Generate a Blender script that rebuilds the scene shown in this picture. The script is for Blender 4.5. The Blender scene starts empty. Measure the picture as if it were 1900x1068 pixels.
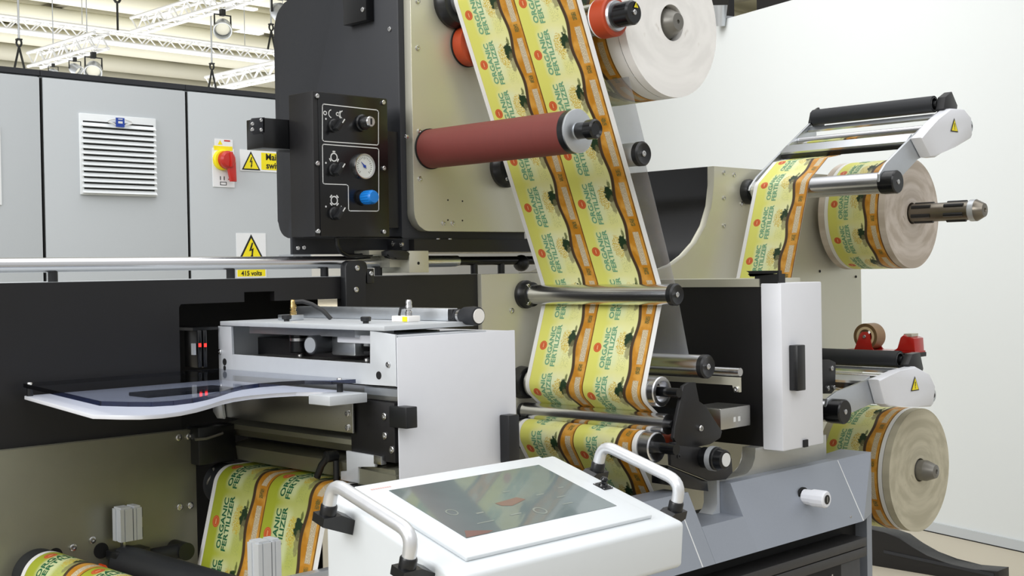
import bpy, bmesh, math, random
from mathutils import Vector, Matrix
random.seed(4)
R = math.radians
PI = math.pi
scn = bpy.context.scene
COL = scn.collection

# ------------------------------------------------------------------ camera
FPX = 2375.0
CAM = Vector((0.0, -1.98, 1.55))
_dx = Vector((2400, 74, -FPX)).normalized()
_dy = Vector((-2350, -9, -FPX)).normalized()
_dy = (_dy - _dx * _dx.dot(_dy)).normalized()
_dz = _dx.cross(_dy)
ROT = Matrix((_dx, _dy, _dz))            # rows are the world axes seen by the camera
cam = bpy.data.cameras.new('camera')
cam.sensor_width = 36.0
cam.lens = 36.0 * FPX / 1900.0
cam.clip_start = 0.05
cam.clip_end = 300
camo = bpy.data.objects.new('camera', cam)
COL.objects.link(camo)
camo.matrix_world = Matrix.Translation(CAM) @ ROT.to_4x4()
scn.camera = camo


def ray(px, py):
    return ROT @ Vector(((px - 950) / FPX, (534 - py) / FPX, -1.0))


def at(px, py, ax, v):
    """the point of the plane  ax = v  seen at a picture position"""
    d = ray(px, py)
    i = 'XYZ'.index(ax)
    return CAM + d * ((v - CAM[i]) / d[i])


def xz(y, *pts):
    return [(p.x, p.z) for p in (at(a, b, 'Y', y) for a, b in pts)]


def yz(x, *pts):
    return [(p.y, p.z) for p in (at(a, b, 'X', x) for a, b in pts)]


# ------------------------------------------------------------------ world, light, exposure
w = bpy.data.worlds.new('hall_light')
scn.world = w
w.use_nodes = True
nt = w.node_tree
nt.nodes.clear()
out = nt.nodes.new('ShaderNodeOutputWorld')
bg = nt.nodes.new('ShaderNodeBackground')
tc = nt.nodes.new('ShaderNodeTexCoord')
sp = nt.nodes.new('ShaderNodeSeparateXYZ')
ra = nt.nodes.new('ShaderNodeValToRGB')
mr = nt.nodes.new('ShaderNodeMapRange')
mr.inputs[1].default_value = -1
mr.inputs[2].default_value = 1
nt.links.new(tc.outputs['Generated'], sp.inputs[0])
nt.links.new(sp.outputs['Z'], mr.inputs[0])
nt.links.new(mr.outputs[0], ra.inputs[0])
els = ra.color_ramp.elements
els[0].position = 0.0
els[0].color = (0.30, 0.29, 0.27, 1)
els[1].position = 1.0
els[1].color = (1.0, 1.0, 1.0, 1)
for pos, c in ((0.40, (0.42, 0.42, 0.40, 1)), (0.5, (0.78, 0.78, 0.77, 1)), (0.58, (0.88, 0.89, 0.89, 1)), (0.72, (1.0, 1.0, 1.0, 1))):
    e = els.new(pos)
    e.color = c
nt.links.new(ra.outputs[0], bg.inputs[0])
bg.inputs[1].default_value = 0.66
nt.links.new(bg.outputs[0], out.inputs[0])


def area(name, loc, target, sx, sy, power, col=(1, 1, 1)):
    l = bpy.data.lights.new(name, 'AREA')
    l.shape = 'RECTANGLE'
    l.size = sx
    l.size_y = sy
    l.energy = power
    l.color = col
    o = bpy.data.objects.new(name, l)
    COL.objects.link(o)
    o.location = loc
    o.rotation_euler = (Vector(target) - Vector(loc)).to_track_quat('-Z', 'Y').to_euler()
    return o


area('fill_operator_side', (-0.4, -3.6, 4.6), (2.0, 0.0, 1.4), 3.6, 2.4, 60)  # added fill behind the camera, brightens the camera-facing sides
area('fill_left', (-5.0, -0.3, 4.6), (1.9, -0.2, 1.5), 3.5, 3.5, 320)  # added fill from the left for the faces turned that way
area('hall_lamp_overhead', (2.6, -0.4, 5.2), (2.6, -0.4, 0), 4.5, 4.5, 95)
area('fill_partition', (4.3, 2.6, 5.0), (7.3, 2.8, 2.2), 2.6, 2.6, 52).data.spread = R(110)  # unseen fill put in to brighten the white partition
area('fill_cabinets', (1.6, 1.0, 5.0), (2.4, 2.6, 1.2), 3.0, 1.6, 4)  # weak added fill aimed at the cabinet doors
area('fill_roof_bounce', (14, 23, 3.0), (14.01, 23, 9.5), 26, 26, 4000)  # invented uplight: lights the trusses and bounces off the roof
area('fill_far_wall', (34, 44, 7.8), (36, 62, 2.0), 18, 10, 5000)  # extra fill added so the far end wall comes out bright
scn.view_settings.view_transform = 'Standard'
scn.view_settings.look = 'None'
scn.view_settings.gamma = 1.0
scn.view_settings.exposure = 0.0
scn.view_settings.use_curve_mapping = False


# ------------------------------------------------------------------ materials
def srgb(r, g, b):
    def f(v):
        v /= 255.0
        return v / 12.92 if v <= 0.04045 else ((v + 0.055) / 1.055) ** 2.4
    return (f(r), f(g), f(b), 1.0)


MATS = {}


def mat(name, rgb, rough=0.5, metal=0.0, var=0.05, scale=40.0, stretch=None, rvar=0.06, bump=0.0, spec=0.5, emit=0.0, coat=0.0):
    m = bpy.data.materials.new(name)
    m.use_nodes = True
    t = m.node_tree
    b = t.nodes['Principled BSDF']
    c = srgb(*rgb)
    tx = t.nodes.new('ShaderNodeTexCoord')
    mp = t.nodes.new('ShaderNodeMapping')
    if stretch:
        mp.inputs['Scale'].default_value = stretch
    no = t.nodes.new('ShaderNodeTexNoise')
    no.inputs['Scale'].default_value = scale
    no.inputs['Detail'].default_value = 4
    t.links.new(tx.outputs['Object'], mp.inputs[0])
    t.links.new(mp.outputs[0], no.inputs['Vector'])
    mx = t.nodes.new('ShaderNodeMix')
    mx.data_type = 'RGBA'
    mx.inputs[6].default_value = tuple(min(1, x * (1 - var)) for x in c[:3]) + (1,)
    mx.inputs[7].default_value = tuple(min(1, x * (1 + var)) for x in c[:3]) + (1,)
    t.links.new(no.outputs['Fac'], mx.inputs[0])
    t.links.new(mx.outputs[2], b.inputs['Base Color'])
    rr = t.nodes.new('ShaderNodeMapRange')
    rr.inputs[3].default_value = max(0.02, rough - rvar)
    rr.inputs[4].default_value = min(1, rough + rvar)
    t.links.new(no.outputs['Fac'], rr.inputs[0])
    t.links.new(rr.outputs[0], b.inputs['Roughness'])
    b.inputs['Metallic'].default_value = metal
    b.inputs['Specular IOR Level'].default_value = spec
    b.inputs['Coat Weight'].default_value = coat
    if emit:
        b.inputs['Emission Color'].default_value = c
        b.inputs['Emission Strength'].default_value = emit
    if bump:
        bu = t.nodes.new('ShaderNodeBump')
        bu.inputs['Strength'].default_value = bump
        bu.inputs['Distance'].default_value = 0.002
        t.links.new(no.outputs['Fac'], bu.inputs['Height'])
        t.links.new(bu.outputs[0], b.inputs['Normal'])
    MATS[name] = m
    return m


mat('white_paint', (226, 228, 234), 0.38, 0, 0.015, 60)
mat('console_white', (221, 226, 229), 0.35, 0, 0.01, 60)
mat('cabinet_grey', (188, 193, 196), 0.5, 0, 0.02, 300)
mat('grille_white', (232, 236, 238), 0.5, 0, 0.02)
mat('black_paint', (19, 18, 20), 0.45, 0, 0.12, 90, bump=0.05)
mat('black_cover', (38, 40, 45), 0.5, 0, 0.08, 60)
mat('black_gloss', (16, 17, 19), 0.22, 0, 0.1, 50)
mat('black_plastic', (24, 25, 27), 0.35, 0, 0.1, 80)
mat('black_rubber', (34, 36, 40), 0.55, 0, 0.1, 120)
mat('dark_slot', (10, 10, 11), 0.7, 0, 0.1)
mat('nickel_plate', (204, 202, 186), 0.42, 0.55, 0.03, 6, (1, 1, 1), 0.04)
mat('steel_edge', (190, 191, 196), 0.25, 1.0, 0.03, 30)
mat('chrome', (222, 223, 226), 0.24, 1.0, 0.02, 200, (0.03, 0.03, 1), 0.03)
mat('brushed_steel', (190, 189, 184), 0.3, 1.0, 0.06, 160, (1, 1, 8), 0.06)
mat('aluminium', (205, 209, 213), 0.38, 1.0, 0.04, 120, None, 0.05)
mat('anodised', (206, 210, 214), 0.42, 0.25, 0.03, 60)
mat('olive_steel', (146, 145, 128), 0.42, 0.6, 0.06, 40)
mat('base_grey', (150, 156, 166), 0.42, 0.35, 0.04, 200)
mat('dark_drawer', (62, 61, 62), 0.45, 0.3, 0.06, 50)
mat('maroon_rubber', (116, 54, 48), 0.6, 0, 0.10, 26, (0.3, 8, 0.3), 0.05)
mat('orange_rubber', (176, 66, 30), 0.45, 0, 0.06)
mat('orange_paint', (225, 78, 24), 0.35, 0, 0.04)
mat('bolt_steel', (205, 205, 205), 0.25, 1.0, 0.05, 200)
mat('brass', (196, 168, 112), 0.25, 1.0, 0.08, 200)
mat('blue_plastic', (22, 122, 206), 0.35, 0, 0.05)
mat('blue_badge', (30, 66, 160), 0.4, 0, 0.05)
mat('sign_white', (236, 238, 240), 0.5, 0, 0.01)
mat('sign_yellow', (246, 228, 20), 0.5, 0, 0.02)
mat('sign_black', (20, 20, 18), 0.5, 0, 0.05)
mat('mark_white', (222, 224, 224), 0.5, 0, 0.03)
mat('mark_red', (196, 60, 52), 0.5, 0, 0.03)
mat('mark_pale_red', (226, 178, 170), 0.5, 0, 0.05)
mat('knob_red', (190, 38, 30), 0.3, 0, 0.05, coat=0.3)
mat('dispenser_red', (176, 30, 22), 0.3, 0, 0.06, coat=0.4)
mat('tape_brown', (150, 118, 80), 0.4, 0, 0.08)
mat('tape_edge', (104, 80, 48), 0.5, 0, 0.1)
mat('cardboard', (206, 186, 148), 0.8, 0, 0.06)
mat('paper_white', (236, 234, 230), 0.8, 0, 0.03)
mat('led_red', (255, 40, 36), 0.3, 0, 0, emit=3.0)
mat('floor_vinyl', (186, 178, 160), 0.55, 0, 0.03, 4)
mat('partition', (216, 220, 220), 0.85, 0, 0.012, 1.2)
mat('roof_panel', (160, 156, 132), 0.8, 0, 0.08, 0.4)
mat('roof_beam', (222, 220, 204), 0.6, 0, 0.05, 1.0)
mat('roof_dark', (120, 116, 100), 0.8, 0, 0.08, 1.0)
mat('truss_white', (240, 241, 242), 0.4, 0.0, 0.04, 5)
mat('back_wall', (228, 228, 224), 0.9, 0, 0.05, 0.5)
mat('hoist_black', (26, 28, 26), 0.6, 0, 0.1)
mat('lamp_shell', (196, 200, 204), 0.35, 0.6, 0.06, 6)
mat('skylight', (250, 252, 250), 0.5, 0, 0, emit=1.2)
mat('text_green', (112, 166, 128), 0.45, 0, 0.05)
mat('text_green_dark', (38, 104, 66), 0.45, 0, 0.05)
mat('hub_grey', (128, 126, 120), 0.4, 0.6, 0.05, 30)
mat('shaft_steel', (128, 122, 112), 0.32, 1.0, 0.06, 30)
mat('flange_steel', (186, 186, 180), 0.35, 0.7, 0.05, 60)
mat('gauge_face', (214, 218, 214), 0.4, 0, 0.03)

mat('touch_glass', (116, 128, 128), 0.06, 0, 0.25, 9, rvar=0.02, spec=0.6, coat=0.5)
mat('screen_mark', (140, 148, 142), 0.2, 0, 0.05)
mat('screen_red', (132, 108, 102), 0.12, 0, 0.15, 12)
mat('handle_metal', (225, 227, 230), 0.32, 0.55, 0.03, 60)


class N:
    """arithmetic on shader sockets"""
    t = None

    def __init__(s, k):
        s.k = k

    @staticmethod
    def op(o, *a):
        n = N.t.nodes.new('ShaderNodeMath')
        n.operation = o
        for i, x in enumerate(a):
            if isinstance(x, N):
                N.t.links.new(x.k, n.inputs[i])
            else:
                n.inputs[i].default_value = x
        return N(n.outputs[0])

    def __add__(s, o): return N.op('ADD', s, o)
    def __radd__(s, o): return N.op('ADD', o, s)
    def __sub__(s, o): return N.op('SUBTRACT', s, o)
    def __rsub__(s, o): return N.op('SUBTRACT', o, s)
    def __mul__(s, o): return N.op('MULTIPLY', s, o)
    def __rmul__(s, o): return N.op('MULTIPLY', o, s)
    def __truediv__(s, o): return N.op('DIVIDE', s, o)
    def floor(s): return N.op('FLOOR', s)
    def fract(s): return N.op('FRACT', s)
    def abs(s): return N.op('ABSOLUTE', s)
    def sin(s): return N.op('SINE', s)
    def sqrt(s): return N.op('SQRT', s)
    def gt(s, o): return N.op('GREATER_THAN', s, o)

    def ss(s, a, b):
        n = N.t.nodes.new('ShaderNodeMapRange')
        n.interpolation_type = 'SMOOTHSTEP'
        N.t.links.new(s.k, n.inputs[0])
        n.inputs[1].default_value = a
        n.inputs[2].default_value = b
        return N(n.outputs[0])

    def band(s, a, b, e=0.0015):
        return s.ss(a - e, a + e) * (1 - s.ss(b - e, b + e))


def mixc(f, a, b):
    n = N.t.nodes.new('ShaderNodeMix')
    n.data_type = 'RGBA'
    N.t.links.new(f.k, n.inputs[0])
    for i, x in ((6, a), (7, b)):
        if isinstance(x, tuple):
            n.inputs[i].default_value = x
        else:
            N.t.links.new(x, n.inputs[i])
    return n.outputs[2]


PITCH = 0.105
LANE = 0.1548
EDGE = 0.0115
CIRC = 0.5           # where the round stamp sits along one label


def web_material(name, g1, g2):
    m = bpy.data.materials.new(name)
    m.use_nodes = True
    t = m.node_tree
    N.t = t
    b = t.nodes['Principled BSDF']
    uvn = t.nodes.new('ShaderNodeUVMap')
    s = t.nodes.new('ShaderNodeSeparateXYZ')
    t.links.new(uvn.outputs[0], s.inputs[0])
    u, v = N(s.outputs[0]), N(s.outputs[1])
    tt = u - EDGE
    l = (tt / LANE).fract() * 0.149
    p = (v / PITCH).fract()

    def noise(sc, det=3):
        n = t.nodes.new('ShaderNodeTexNoise')
        n.inputs['Scale'].default_value = sc
        n.inputs['Detail'].default_value = det
        t.links.new(uvn.outputs[0], n.inputs['Vector'])
        return N(n.outputs['Fac'])
    n1 = noise(30)
    n2 = noise(160, 5)
    n3 = noise(420, 2)
    cs = 0.5 + 0.5 * ((p - 0.1) * (2 * PI)).sin()
    pale = l.ss(0.022, 0.06) * (0.45 + 0.55 * cs) * (0.5 + n1 * 0.8)
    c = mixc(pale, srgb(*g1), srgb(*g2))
    # pale glow round the lettering
    gl = l.ss(0.022, 0.036) * (1 - l.ss(0.066, 0.082)) * (1 - ((p - 0.5).abs()).ss(0.30, 0.5))
    c = mixc(gl * 0.6, c, srgb(222, 232, 190))
    # small print beside the picture
    tiny = l.band(0.076, 0.098, 0.001) * p.band(0.62, 0.95, 0.02) * (n3.ss(0.5, 0.6)) * ((l * 2100).sin().ss(-0.2, 0.4))
    c = mixc(tiny * 0.5, c, srgb(120, 140, 90))
    # yellow granules and dark leaves
    def blob(lc, pc, rl, rp):
        return (((l - lc) / rl) * ((l - lc) / rl) + ((p - pc) / rp) * ((p - pc) / rp)).sqrt()
    d = blob(0.080, 0.40, 0.016, 0.26) + (n2 - 0.5) * 0.9
    c = mixc((1 - d.ss(0.75, 1.0)) * n3.ss(0.42, 0.58), c, srgb(206, 176, 40))
    d = blob(0.095, 0.34, 0.0125, 0.19) + (n2 - 0.5) * 1.3
    c = mixc(1 - d.ss(0.75, 0.95), c, srgb(34, 58, 34))
    d = blob(0.098, 0.54, 0.008, 0.22) + (n2 - 0.5) * 1.0
    c = mixc((1 - d.ss(0.7, 1.0)) * 0.7, c, srgb(126, 120, 84))
    d = blob(0.100, 0.14, 0.004, 0.10) + (n2 - 0.5) * 1.2
    c = mixc((1 - d.ss(0.6, 1.0)) * 0.8, c, srgb(70, 84, 30))
    # stamp
    dl = l - 0.0185
    dp = (p - CIRC) * PITCH
    d = (dl * dl + dp * dp).sqrt()
    ring = d.band(0.0072, 0.0079, 0.0003)
    c = mixc(1 - d.ss(0.0098, 0.0104), c, srgb(206, 92, 46))
    c = mixc(ring * 0.5, c, srgb(232, 170, 120))
    bar = (dl.abs()).band(-1, 0.0016, 0.0004) * (dp.abs()).band(-1, 0.0045, 0.0004)
    c = mixc(bar * 0.6, c, srgb(236, 190, 140))
    # dark wavy stem, then the orange text column
    wv = ((p - 0.22) * (2 * PI)).sin() * 0.0035
    lw = l + wv
    og = lw.ss(0.1125, 0.1135)
    oc = mixc(n1.ss(0.4, 0.65), srgb(192, 130, 34), srgb(216, 160, 70))
    c = mixc(og, c, oc)
    c = mixc(lw.band(0.1055, 0.1135, 0.0012), c, srgb(74, 56, 40))
    blk = l.band(0.1255, 0.1395, 0.0006) * p.band(0.12, 0.80, 0.01)
    lines = ((l * 2700).sin()).ss(-0.3, 0.3) * n3.ss(0.35, 0.5)
    tc2 = mixc(lines, srgb(226, 214, 184), srgb(150, 128, 96))
    c = mixc(blk, c, tc2)
    blk = l.band(0.127, 0.138, 0.0006) * p.band(0.85, 1.0, 0.01)
    c = mixc(blk * n3.ss(0.4, 0.5), c, srgb(110, 100, 50))
    c = mixc(l.band(0.1462, 0.149, 0.0006), c, srgb(116, 74, 34))
    # bare edges
    c = mixc(u.ss(EDGE - 0.0006, EDGE), srgb(236, 236, 234), c)
    c = mixc(u.ss(EDGE + 2 * LANE, EDGE + 2 * LANE + 0.0006), c, srgb(236, 236, 234))
    t.links.new(c, b.inputs['Base Color'])
    b.inputs['Roughness'].default_value = 0.42
    b.inputs['Specular IOR Level'].default_value = 0.4
    MATS[name] = m
    return m


web_material('printed_web', (222, 222, 112), (238, 238, 194))
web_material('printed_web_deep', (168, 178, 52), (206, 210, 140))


def ring_material(name, c1, c2, c3, ax_freq):
    """wound paper edges: fine rings round the roll's own axis (object Y)"""
    m = bpy.data.materials.new(name)
    m.use_nodes = True
    t = m.node_tree
    N.t = t
    b = t.nodes['Principled BSDF']
    tx = t.nodes.new('ShaderNodeTexCoord')
    s = t.nodes.new('ShaderNodeSeparateXYZ')
    t.links.new(tx.outputs['Object'], s.inputs[0])
    x, z = N(s.outputs[0]), N(s.outputs[2])
    r = (x * x + z * z).sqrt()
    cb = t.nodes.new('ShaderNodeCombineXYZ')
    t.links.new(r.k, cb.inputs[0])
    t.links.new((z * 0.6).k, cb.inputs[1])
    n = t.nodes.new('ShaderNodeTexNoise')
    n.inputs['Scale'].default_value = ax_freq
    n.inputs['Detail'].default_value = 6
    t.links.new(cb.outputs[0], n.inputs['Vector'])
    f = N(n.outputs['Fac'])
    c = mixc(f.ss(0.35, 0.65), srgb(*c1), srgb(*c2))
    c = mixc(f.ss(0.66, 0.74) * 0.6, c, srgb(*c3))
    t.links.new(c, b.inputs['Base Color'])
    b.inputs['Roughness'].default_value = 0.7
    MATS[name] = m


ring_material('roll_edge_white', (240, 239, 237), (250, 249, 247), (214, 210, 204), 30)
ring_material('roll_edge_buff', (186, 174, 160), (214, 204, 194), (156, 142, 124), 30)
ring_material('roll_edge_olive', (176, 170, 148), (196, 190, 168), (140, 134, 112), 34)


def clear_material(name, tint, gloss, rough=0.05, haze=0.0):
    m = bpy.data.materials.new(name)
    m.use_nodes = True
    t = m.node_tree
    t.nodes.clear()
    o = t.nodes.new('ShaderNodeOutputMaterial')
    tr = t.nodes.new('ShaderNodeBsdfTransparent')
    tr.inputs[0].default_value = tint
    gl = t.nodes.new('ShaderNodeBsdfGlossy')
    gl.inputs['Roughness'].default_value = rough
    fr = t.nodes.new('ShaderNodeFresnel')
    fr.inputs[0].default_value = 1.5
    ad = t.nodes.new('ShaderNodeMath')
    ad.operation = 'MULTIPLY_ADD'
    ad.inputs[1].default_value = 0.8
    ad.inputs[2].default_value = gloss
    ge = t.nodes.new('ShaderNodeNewGeometry')
    fb = t.nodes.new('ShaderNodeMath')
    fb.operation = 'SUBTRACT'
    fb.inputs[0].default_value = 1.0
    t.links.new(ge.outputs['Backfacing'], fb.inputs[1])
    fm = t.nodes.new('ShaderNodeMath')
    fm.operation = 'MULTIPLY'
    t.links.new(ad.outputs[0], fm.inputs[0])
    t.links.new(fb.outputs[0], fm.inputs[1])
    no = t.nodes.new('ShaderNodeTexNoise')
    no.inputs['Scale'].default_value = 3
    t.links.new(fr.outputs[0], ad.inputs[0])
    mx = t.nodes.new('ShaderNodeMixShader')
    t.links.new(fm.outputs[0], mx.inputs[0])
    t.links.new(tr.outputs[0], mx.inputs[1])
    t.links.new(gl.outputs[0], mx.inputs[2])
    if haze:
        df = t.nodes.new('ShaderNodeBsdfDiffuse')
        df.inputs[0].default_value = (0.75, 0.76, 0.78, 1)
        m2 = t.nodes.new('ShaderNodeMixShader')
        m2.inputs[0].default_value = haze
        t.links.new(mx.outputs[0], m2.inputs[1])
        t.links.new(df.outputs[0], m2.inputs[2])
        mx = m2
    t.links.new(mx.outputs[0], o.inputs[0])
    MATS[name] = m


clear_material('clear_film', (0.86, 0.87, 0.89, 1), 0.05, 0.2, 0.20)
clear_material('acrylic', (0.80, 0.82, 0.87, 1), 0.07, 0.04)
clear_material('acrylic_edge', (0.22, 0.25, 0.36, 1), 0.05, 0.1)


# ------------------------------------------------------------------ mesh building
def _frame(d):
    d = d.normalized()
    a = Vector((0, 0, 1)) if abs(d.z) < 0.9 else Vector((1, 0, 0))
    u = d.cross(a).normalized()
    return u, d.cross(u).normalized()


class MB:
    def __init__(s):
        s.bm = bmesh.new()
        s.i = 0
        s.uv = None

    def m(s, i):
        s.i = i
        return s

    def face(s, vs):
        try:
            f = s.bm.faces.new(vs)
            f.material_index = s.i
            return f
        except ValueError:
            return None

    def box(s, x0, x1, y0, y1, z0, z1, b=0.0):
        x0, x1 = sorted((x0, x1))
        y0, y1 = sorted((y0, y1))
        z0, z1 = sorted((z0, z1))
        v = [s.bm.verts.new((x, y, z)) for x in (x0, x1) for y in (y0, y1) for z in (z0, z1)]
        fs = [s.face([v[k] for k in q]) for q in ((0, 1, 3, 2), (4, 6, 7, 5), (0, 4, 5, 1), (2, 3, 7, 6), (0, 2, 6, 4), (1, 5, 7, 3))]
        if b:
            es = list({e for f in fs for e in f.edges})
            r = bmesh.ops.bevel(s.bm, geom=es, offset=b, segments=2, affect='EDGES', profile=0.5)
            for f in r['faces']:
                f.material_index = s.i
        return s

    def prism(s, pts, ax, a, b, bev=0.0):
        def V(p, t):
            return {'X': (t, p[0], p[1]), 'Y': (p[0], t, p[1]), 'Z': (p[0], p[1], t)}[ax]
        A = [s.bm.verts.new(V(p, a)) for p in pts]
        B = [s.bm.verts.new(V(p, b)) for p in pts]
        fs = [s.face(A), s.face(B[::-1])]
        n = len(pts)
        for i in range(n):
            fs.append(s.face([A[i], B[i], B[(i + 1) % n], A[(i + 1) % n]]))
        if bev:
            es = list(fs[0].edges) + list(fs[1].edges)
            r = bmesh.ops.bevel(s.bm, geom=es, offset=bev, segments=2, affect='EDGES', profile=0.5)
            for f in r['faces']:
                f.material_index = s.i
        return s

    def lathe(s, c, d, prof, seg=40):
        """profile (t along d, radius) turned round the axis through c"""
        c = Vector(c)
        d = Vector(d).normalized()
        u, w_ = _frame(d)
        rings = []
        for t, r in prof:
            if r < 1e-6:
                rings.append([s.bm.verts.new(c + d * t)])
            else:
                rings.append([s.bm.verts.new(c + d * t + (u * math.cos(2 * PI * k / seg) + w_ * math.sin(2 * PI * k / seg)) * r) for k in range(seg)])
        for a, b in zip(rings, rings[1:]):
            for k in range(seg):
                k2 = (k + 1) % seg
                if len(a) == 1 and len(b) == 1:
                    continue
                if len(a) == 1:
                    s.face([a[0], b[k], b[k2]])
                elif len(b) == 1:
                    s.face([a[k], a[k2], b[0]])
                else:
                    s.face([a[k], a[k2], b[k2], b[k]])
        return s

    def cyl(s, p0, p1, r, r1=None, seg=32, ch=0.0):
        p0, p1 = Vector(p0), Vector(p1)
        L = (p1 - p0).length
        r1 = r if r1 is None else r1
        if ch:
            pr = [(0, 0), (0, r - ch), (ch, r), (L - ch, r1), (L, r1 - ch), (L, 0)]
        else:
            pr = [(0, 0), (0, r), (L, r1), (L, 0)]
        return s.lathe(p0, p1 - p0, pr, seg)

    def tube(s, pts, r, seg=12, cap=True):
        pts = [Vector(p) for p in pts]
        n = len(pts)
        rings = []
        u = None
        for i, p in enumerate(pts):
            d = ((pts[min(i + 1, n - 1)] - p).normalized() + (p - pts[max(i - 1, 0)]).normalized()).normalized()
            if u is None:
                u, w_ = _frame(d)
            else:
                u = (u - d * d.dot(u)).normalized()
                w_ = d.cross(u)
            rings.append([s.bm.verts.new(p + (u * math.cos(2 * PI * k / seg) + w_ * math.sin(2 * PI * k / seg)) * r) for k in range(seg)])
        for a, b in zip(rings, rings[1:]):
            for k in range(seg):
                s.face([a[k], a[(k + 1) % seg], b[(k + 1) % seg], b[k]])
        if cap:
            s.face(rings[0][::-1])
            s.face(rings[-1])
        return s

    def sphere(s, c, r, seg=20):
        k = 8
        return s.lathe(c, (0, 0, 1), [(-r * math.cos(PI * i / k), r * math.sin(PI * i / k)) for i in range(k + 1)], seg)

    def quad(s, a, b, c, d):
        return s.poly([a, b, c, d])

    def poly(s, pts):
        s.face([s.bm.verts.new(p) for p in pts])
        return s

    def xf(s, M):
        bmesh.ops.transform(s.bm, matrix=M, verts=s.bm.verts)
        return s

    def build(s, name, mats, parent=None, smooth=35, origin=None, keep_normals=False):
        if isinstance(mats, str):
            mats = [mats]
        bm = s.bm
        bmesh.ops.remove_doubles(bm, verts=bm.verts, dist=1e-6)
        if not keep_normals:
            bmesh.ops.recalc_face_normals(bm, faces=bm.faces)
        if origin is None:
            if parent is None:
                xs = [v.co for v in bm.verts]
                lo = [min(p[k] for p in xs) for k in range(3)]
                hi = [max(p[k] for p in xs) for k in range(3)]
                origin = Vector(((lo[0] + hi[0]) / 2, (lo[1] + hi[1]) / 2, lo[2]))
            else:
                origin = world_loc(parent)
        origin = Vector(origin)
        bmesh.ops.translate(bm, vec=-origin, verts=bm.verts)
        me = bpy.data.meshes.new(name)
        bm.to_mesh(me)
        bm.free()
        for x in mats:
            me.materials.append(MATS[x])
        if smooth:
            for p in me.polygons:
                p.use_smooth = True
            me.set_sharp_from_angle(angle=R(smooth))
        o = bpy.data.objects.new(name, me)
        COL.objects.link(o)
        if parent is not None:
            o.parent = parent
            o.location = origin - world_loc(parent)
        else:
            o.location = origin
        return o


def world_loc(o):
    p = Vector(o.location)
    while o.parent:
        o = o.parent
        p += Vector(o.location)
    return p


def tag(o, label=None, cat=None, group=None, kind=None):
    if label:
        o['label'] = label
    if cat:
        o['category'] = cat
    if group:
        o['group'] = group
    if kind:
        o['kind'] = kind
    return o


def thing(name, label, cat, loc, group=None):
    o = bpy.data.objects.new(name, None)
    o.empty_display_size = 0.05
    COL.objects.link(o)
    o.location = loc
    return tag(o, label, cat, group)


def one(mb, name, mats, label, cat, group=None, **k):
    return tag(mb.build(name, mats, None, **k), label, cat, group)


def copy_tree(o, parent=None):
    c = o.copy()
    COL.objects.link(c)
    c.parent = parent
    for ch in list(o.children):
        copy_tree(ch, c)
    return c


_BOLT = {}


def bolts(parent, pts, d, r=0.005, h=0.004, m='bolt_steel', name='bolt'):
    """socket-head screws: one child each, sharing one mesh per size and direction"""
    d = Vector(d)
    key = (tuple(d), r, h, m)
    for p in pts:
        if key not in _BOLT:
            mb = MB().lathe((0, 0, 0), d, [(-0.002, 0), (-0.002, r), (h * 0.75, r), (h, r * 0.8), (h, r * 0.45), (h * 0.35, r * 0.42), (h * 0.35, 0)], 16)
            o = mb.build(name, m, parent, origin=(0, 0, 0))
            _BOLT[key] = o
        else:
            o = _BOLT[key].copy()
            COL.objects.link(o)
            o.parent = parent
        o.location = Vector(p) - world_loc(parent)


_TXT = {}


def glyphs(text, bisect=0):
    """flat lettering of height 1, centred: (verts, faces)"""
    if (text, bisect) in _TXT:
        return _TXT[(text, bisect)]
    cu = bpy.data.curves.new('lettering', 'FONT')
    cu.body = text
    cu.align_x = 'CENTER'
    cu.align_y = 'CENTER'
    cu.size = 1.0
    cu.space_line = 0.92
    cu.offset = 0.024
    cu.resolution_u = 3
    o = bpy.data.objects.new('lettering', cu)
    COL.objects.link(o)
    dg = bpy.context.evaluated_depsgraph_get()
    me = bpy.data.meshes.new_from_object(o.evaluated_get(dg))
    bm = bmesh.new()
    bm.from_mesh(me)
    if bisect:
        xs = [v.co.x for v in bm.verts]
        for k in range(1, bisect):
            x = min(xs) + (max(xs) - min(xs)) * k / bisect
            bmesh.ops.bisect_plane(bm, geom=bm.verts[:] + bm.edges[:] + bm.faces[:], plane_co=(x, 0, 0), plane_no=(1, 0, 0))
    bm.verts.index_update()
    r = ([tuple(v.co) for v in bm.verts], [[v.index for v in f.verts] for f in bm.faces])
    bm.free()
    bpy.data.objects.remove(o)
    bpy.data.curves.remove(cu)
    bpy.data.meshes.remove(me)
    _TXT[(text, bisect)] = r
    return r


def letter(mb, text, fn, bisect=0, sx=1.0, sy=1.0):
    vs, fs = glyphs(text, bisect)
    V = [mb.bm.verts.new(fn(x * sx, y * sy)) for x, y, z in vs]
    for f in fs:
        mb.face([V[i] for i in f])
    return mb


def plane_fn(o, ux, uy, s=1.0):
    o, ux, uy = Vector(o), Vector(ux), Vector(uy)
    return lambda x, y: o + ux * (x * s) + uy * (y * s)


# ------------------------------------------------------------------ printed webs
def arc(cx, cz, r, a0, a1, n=14):
    return [(cx + r * math.cos(R(a0 + (a1 - a0) * k / n)), cz + r * math.sin(R(a0 + (a1 - a0) * k / n))) for k in range(n + 1)]


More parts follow.
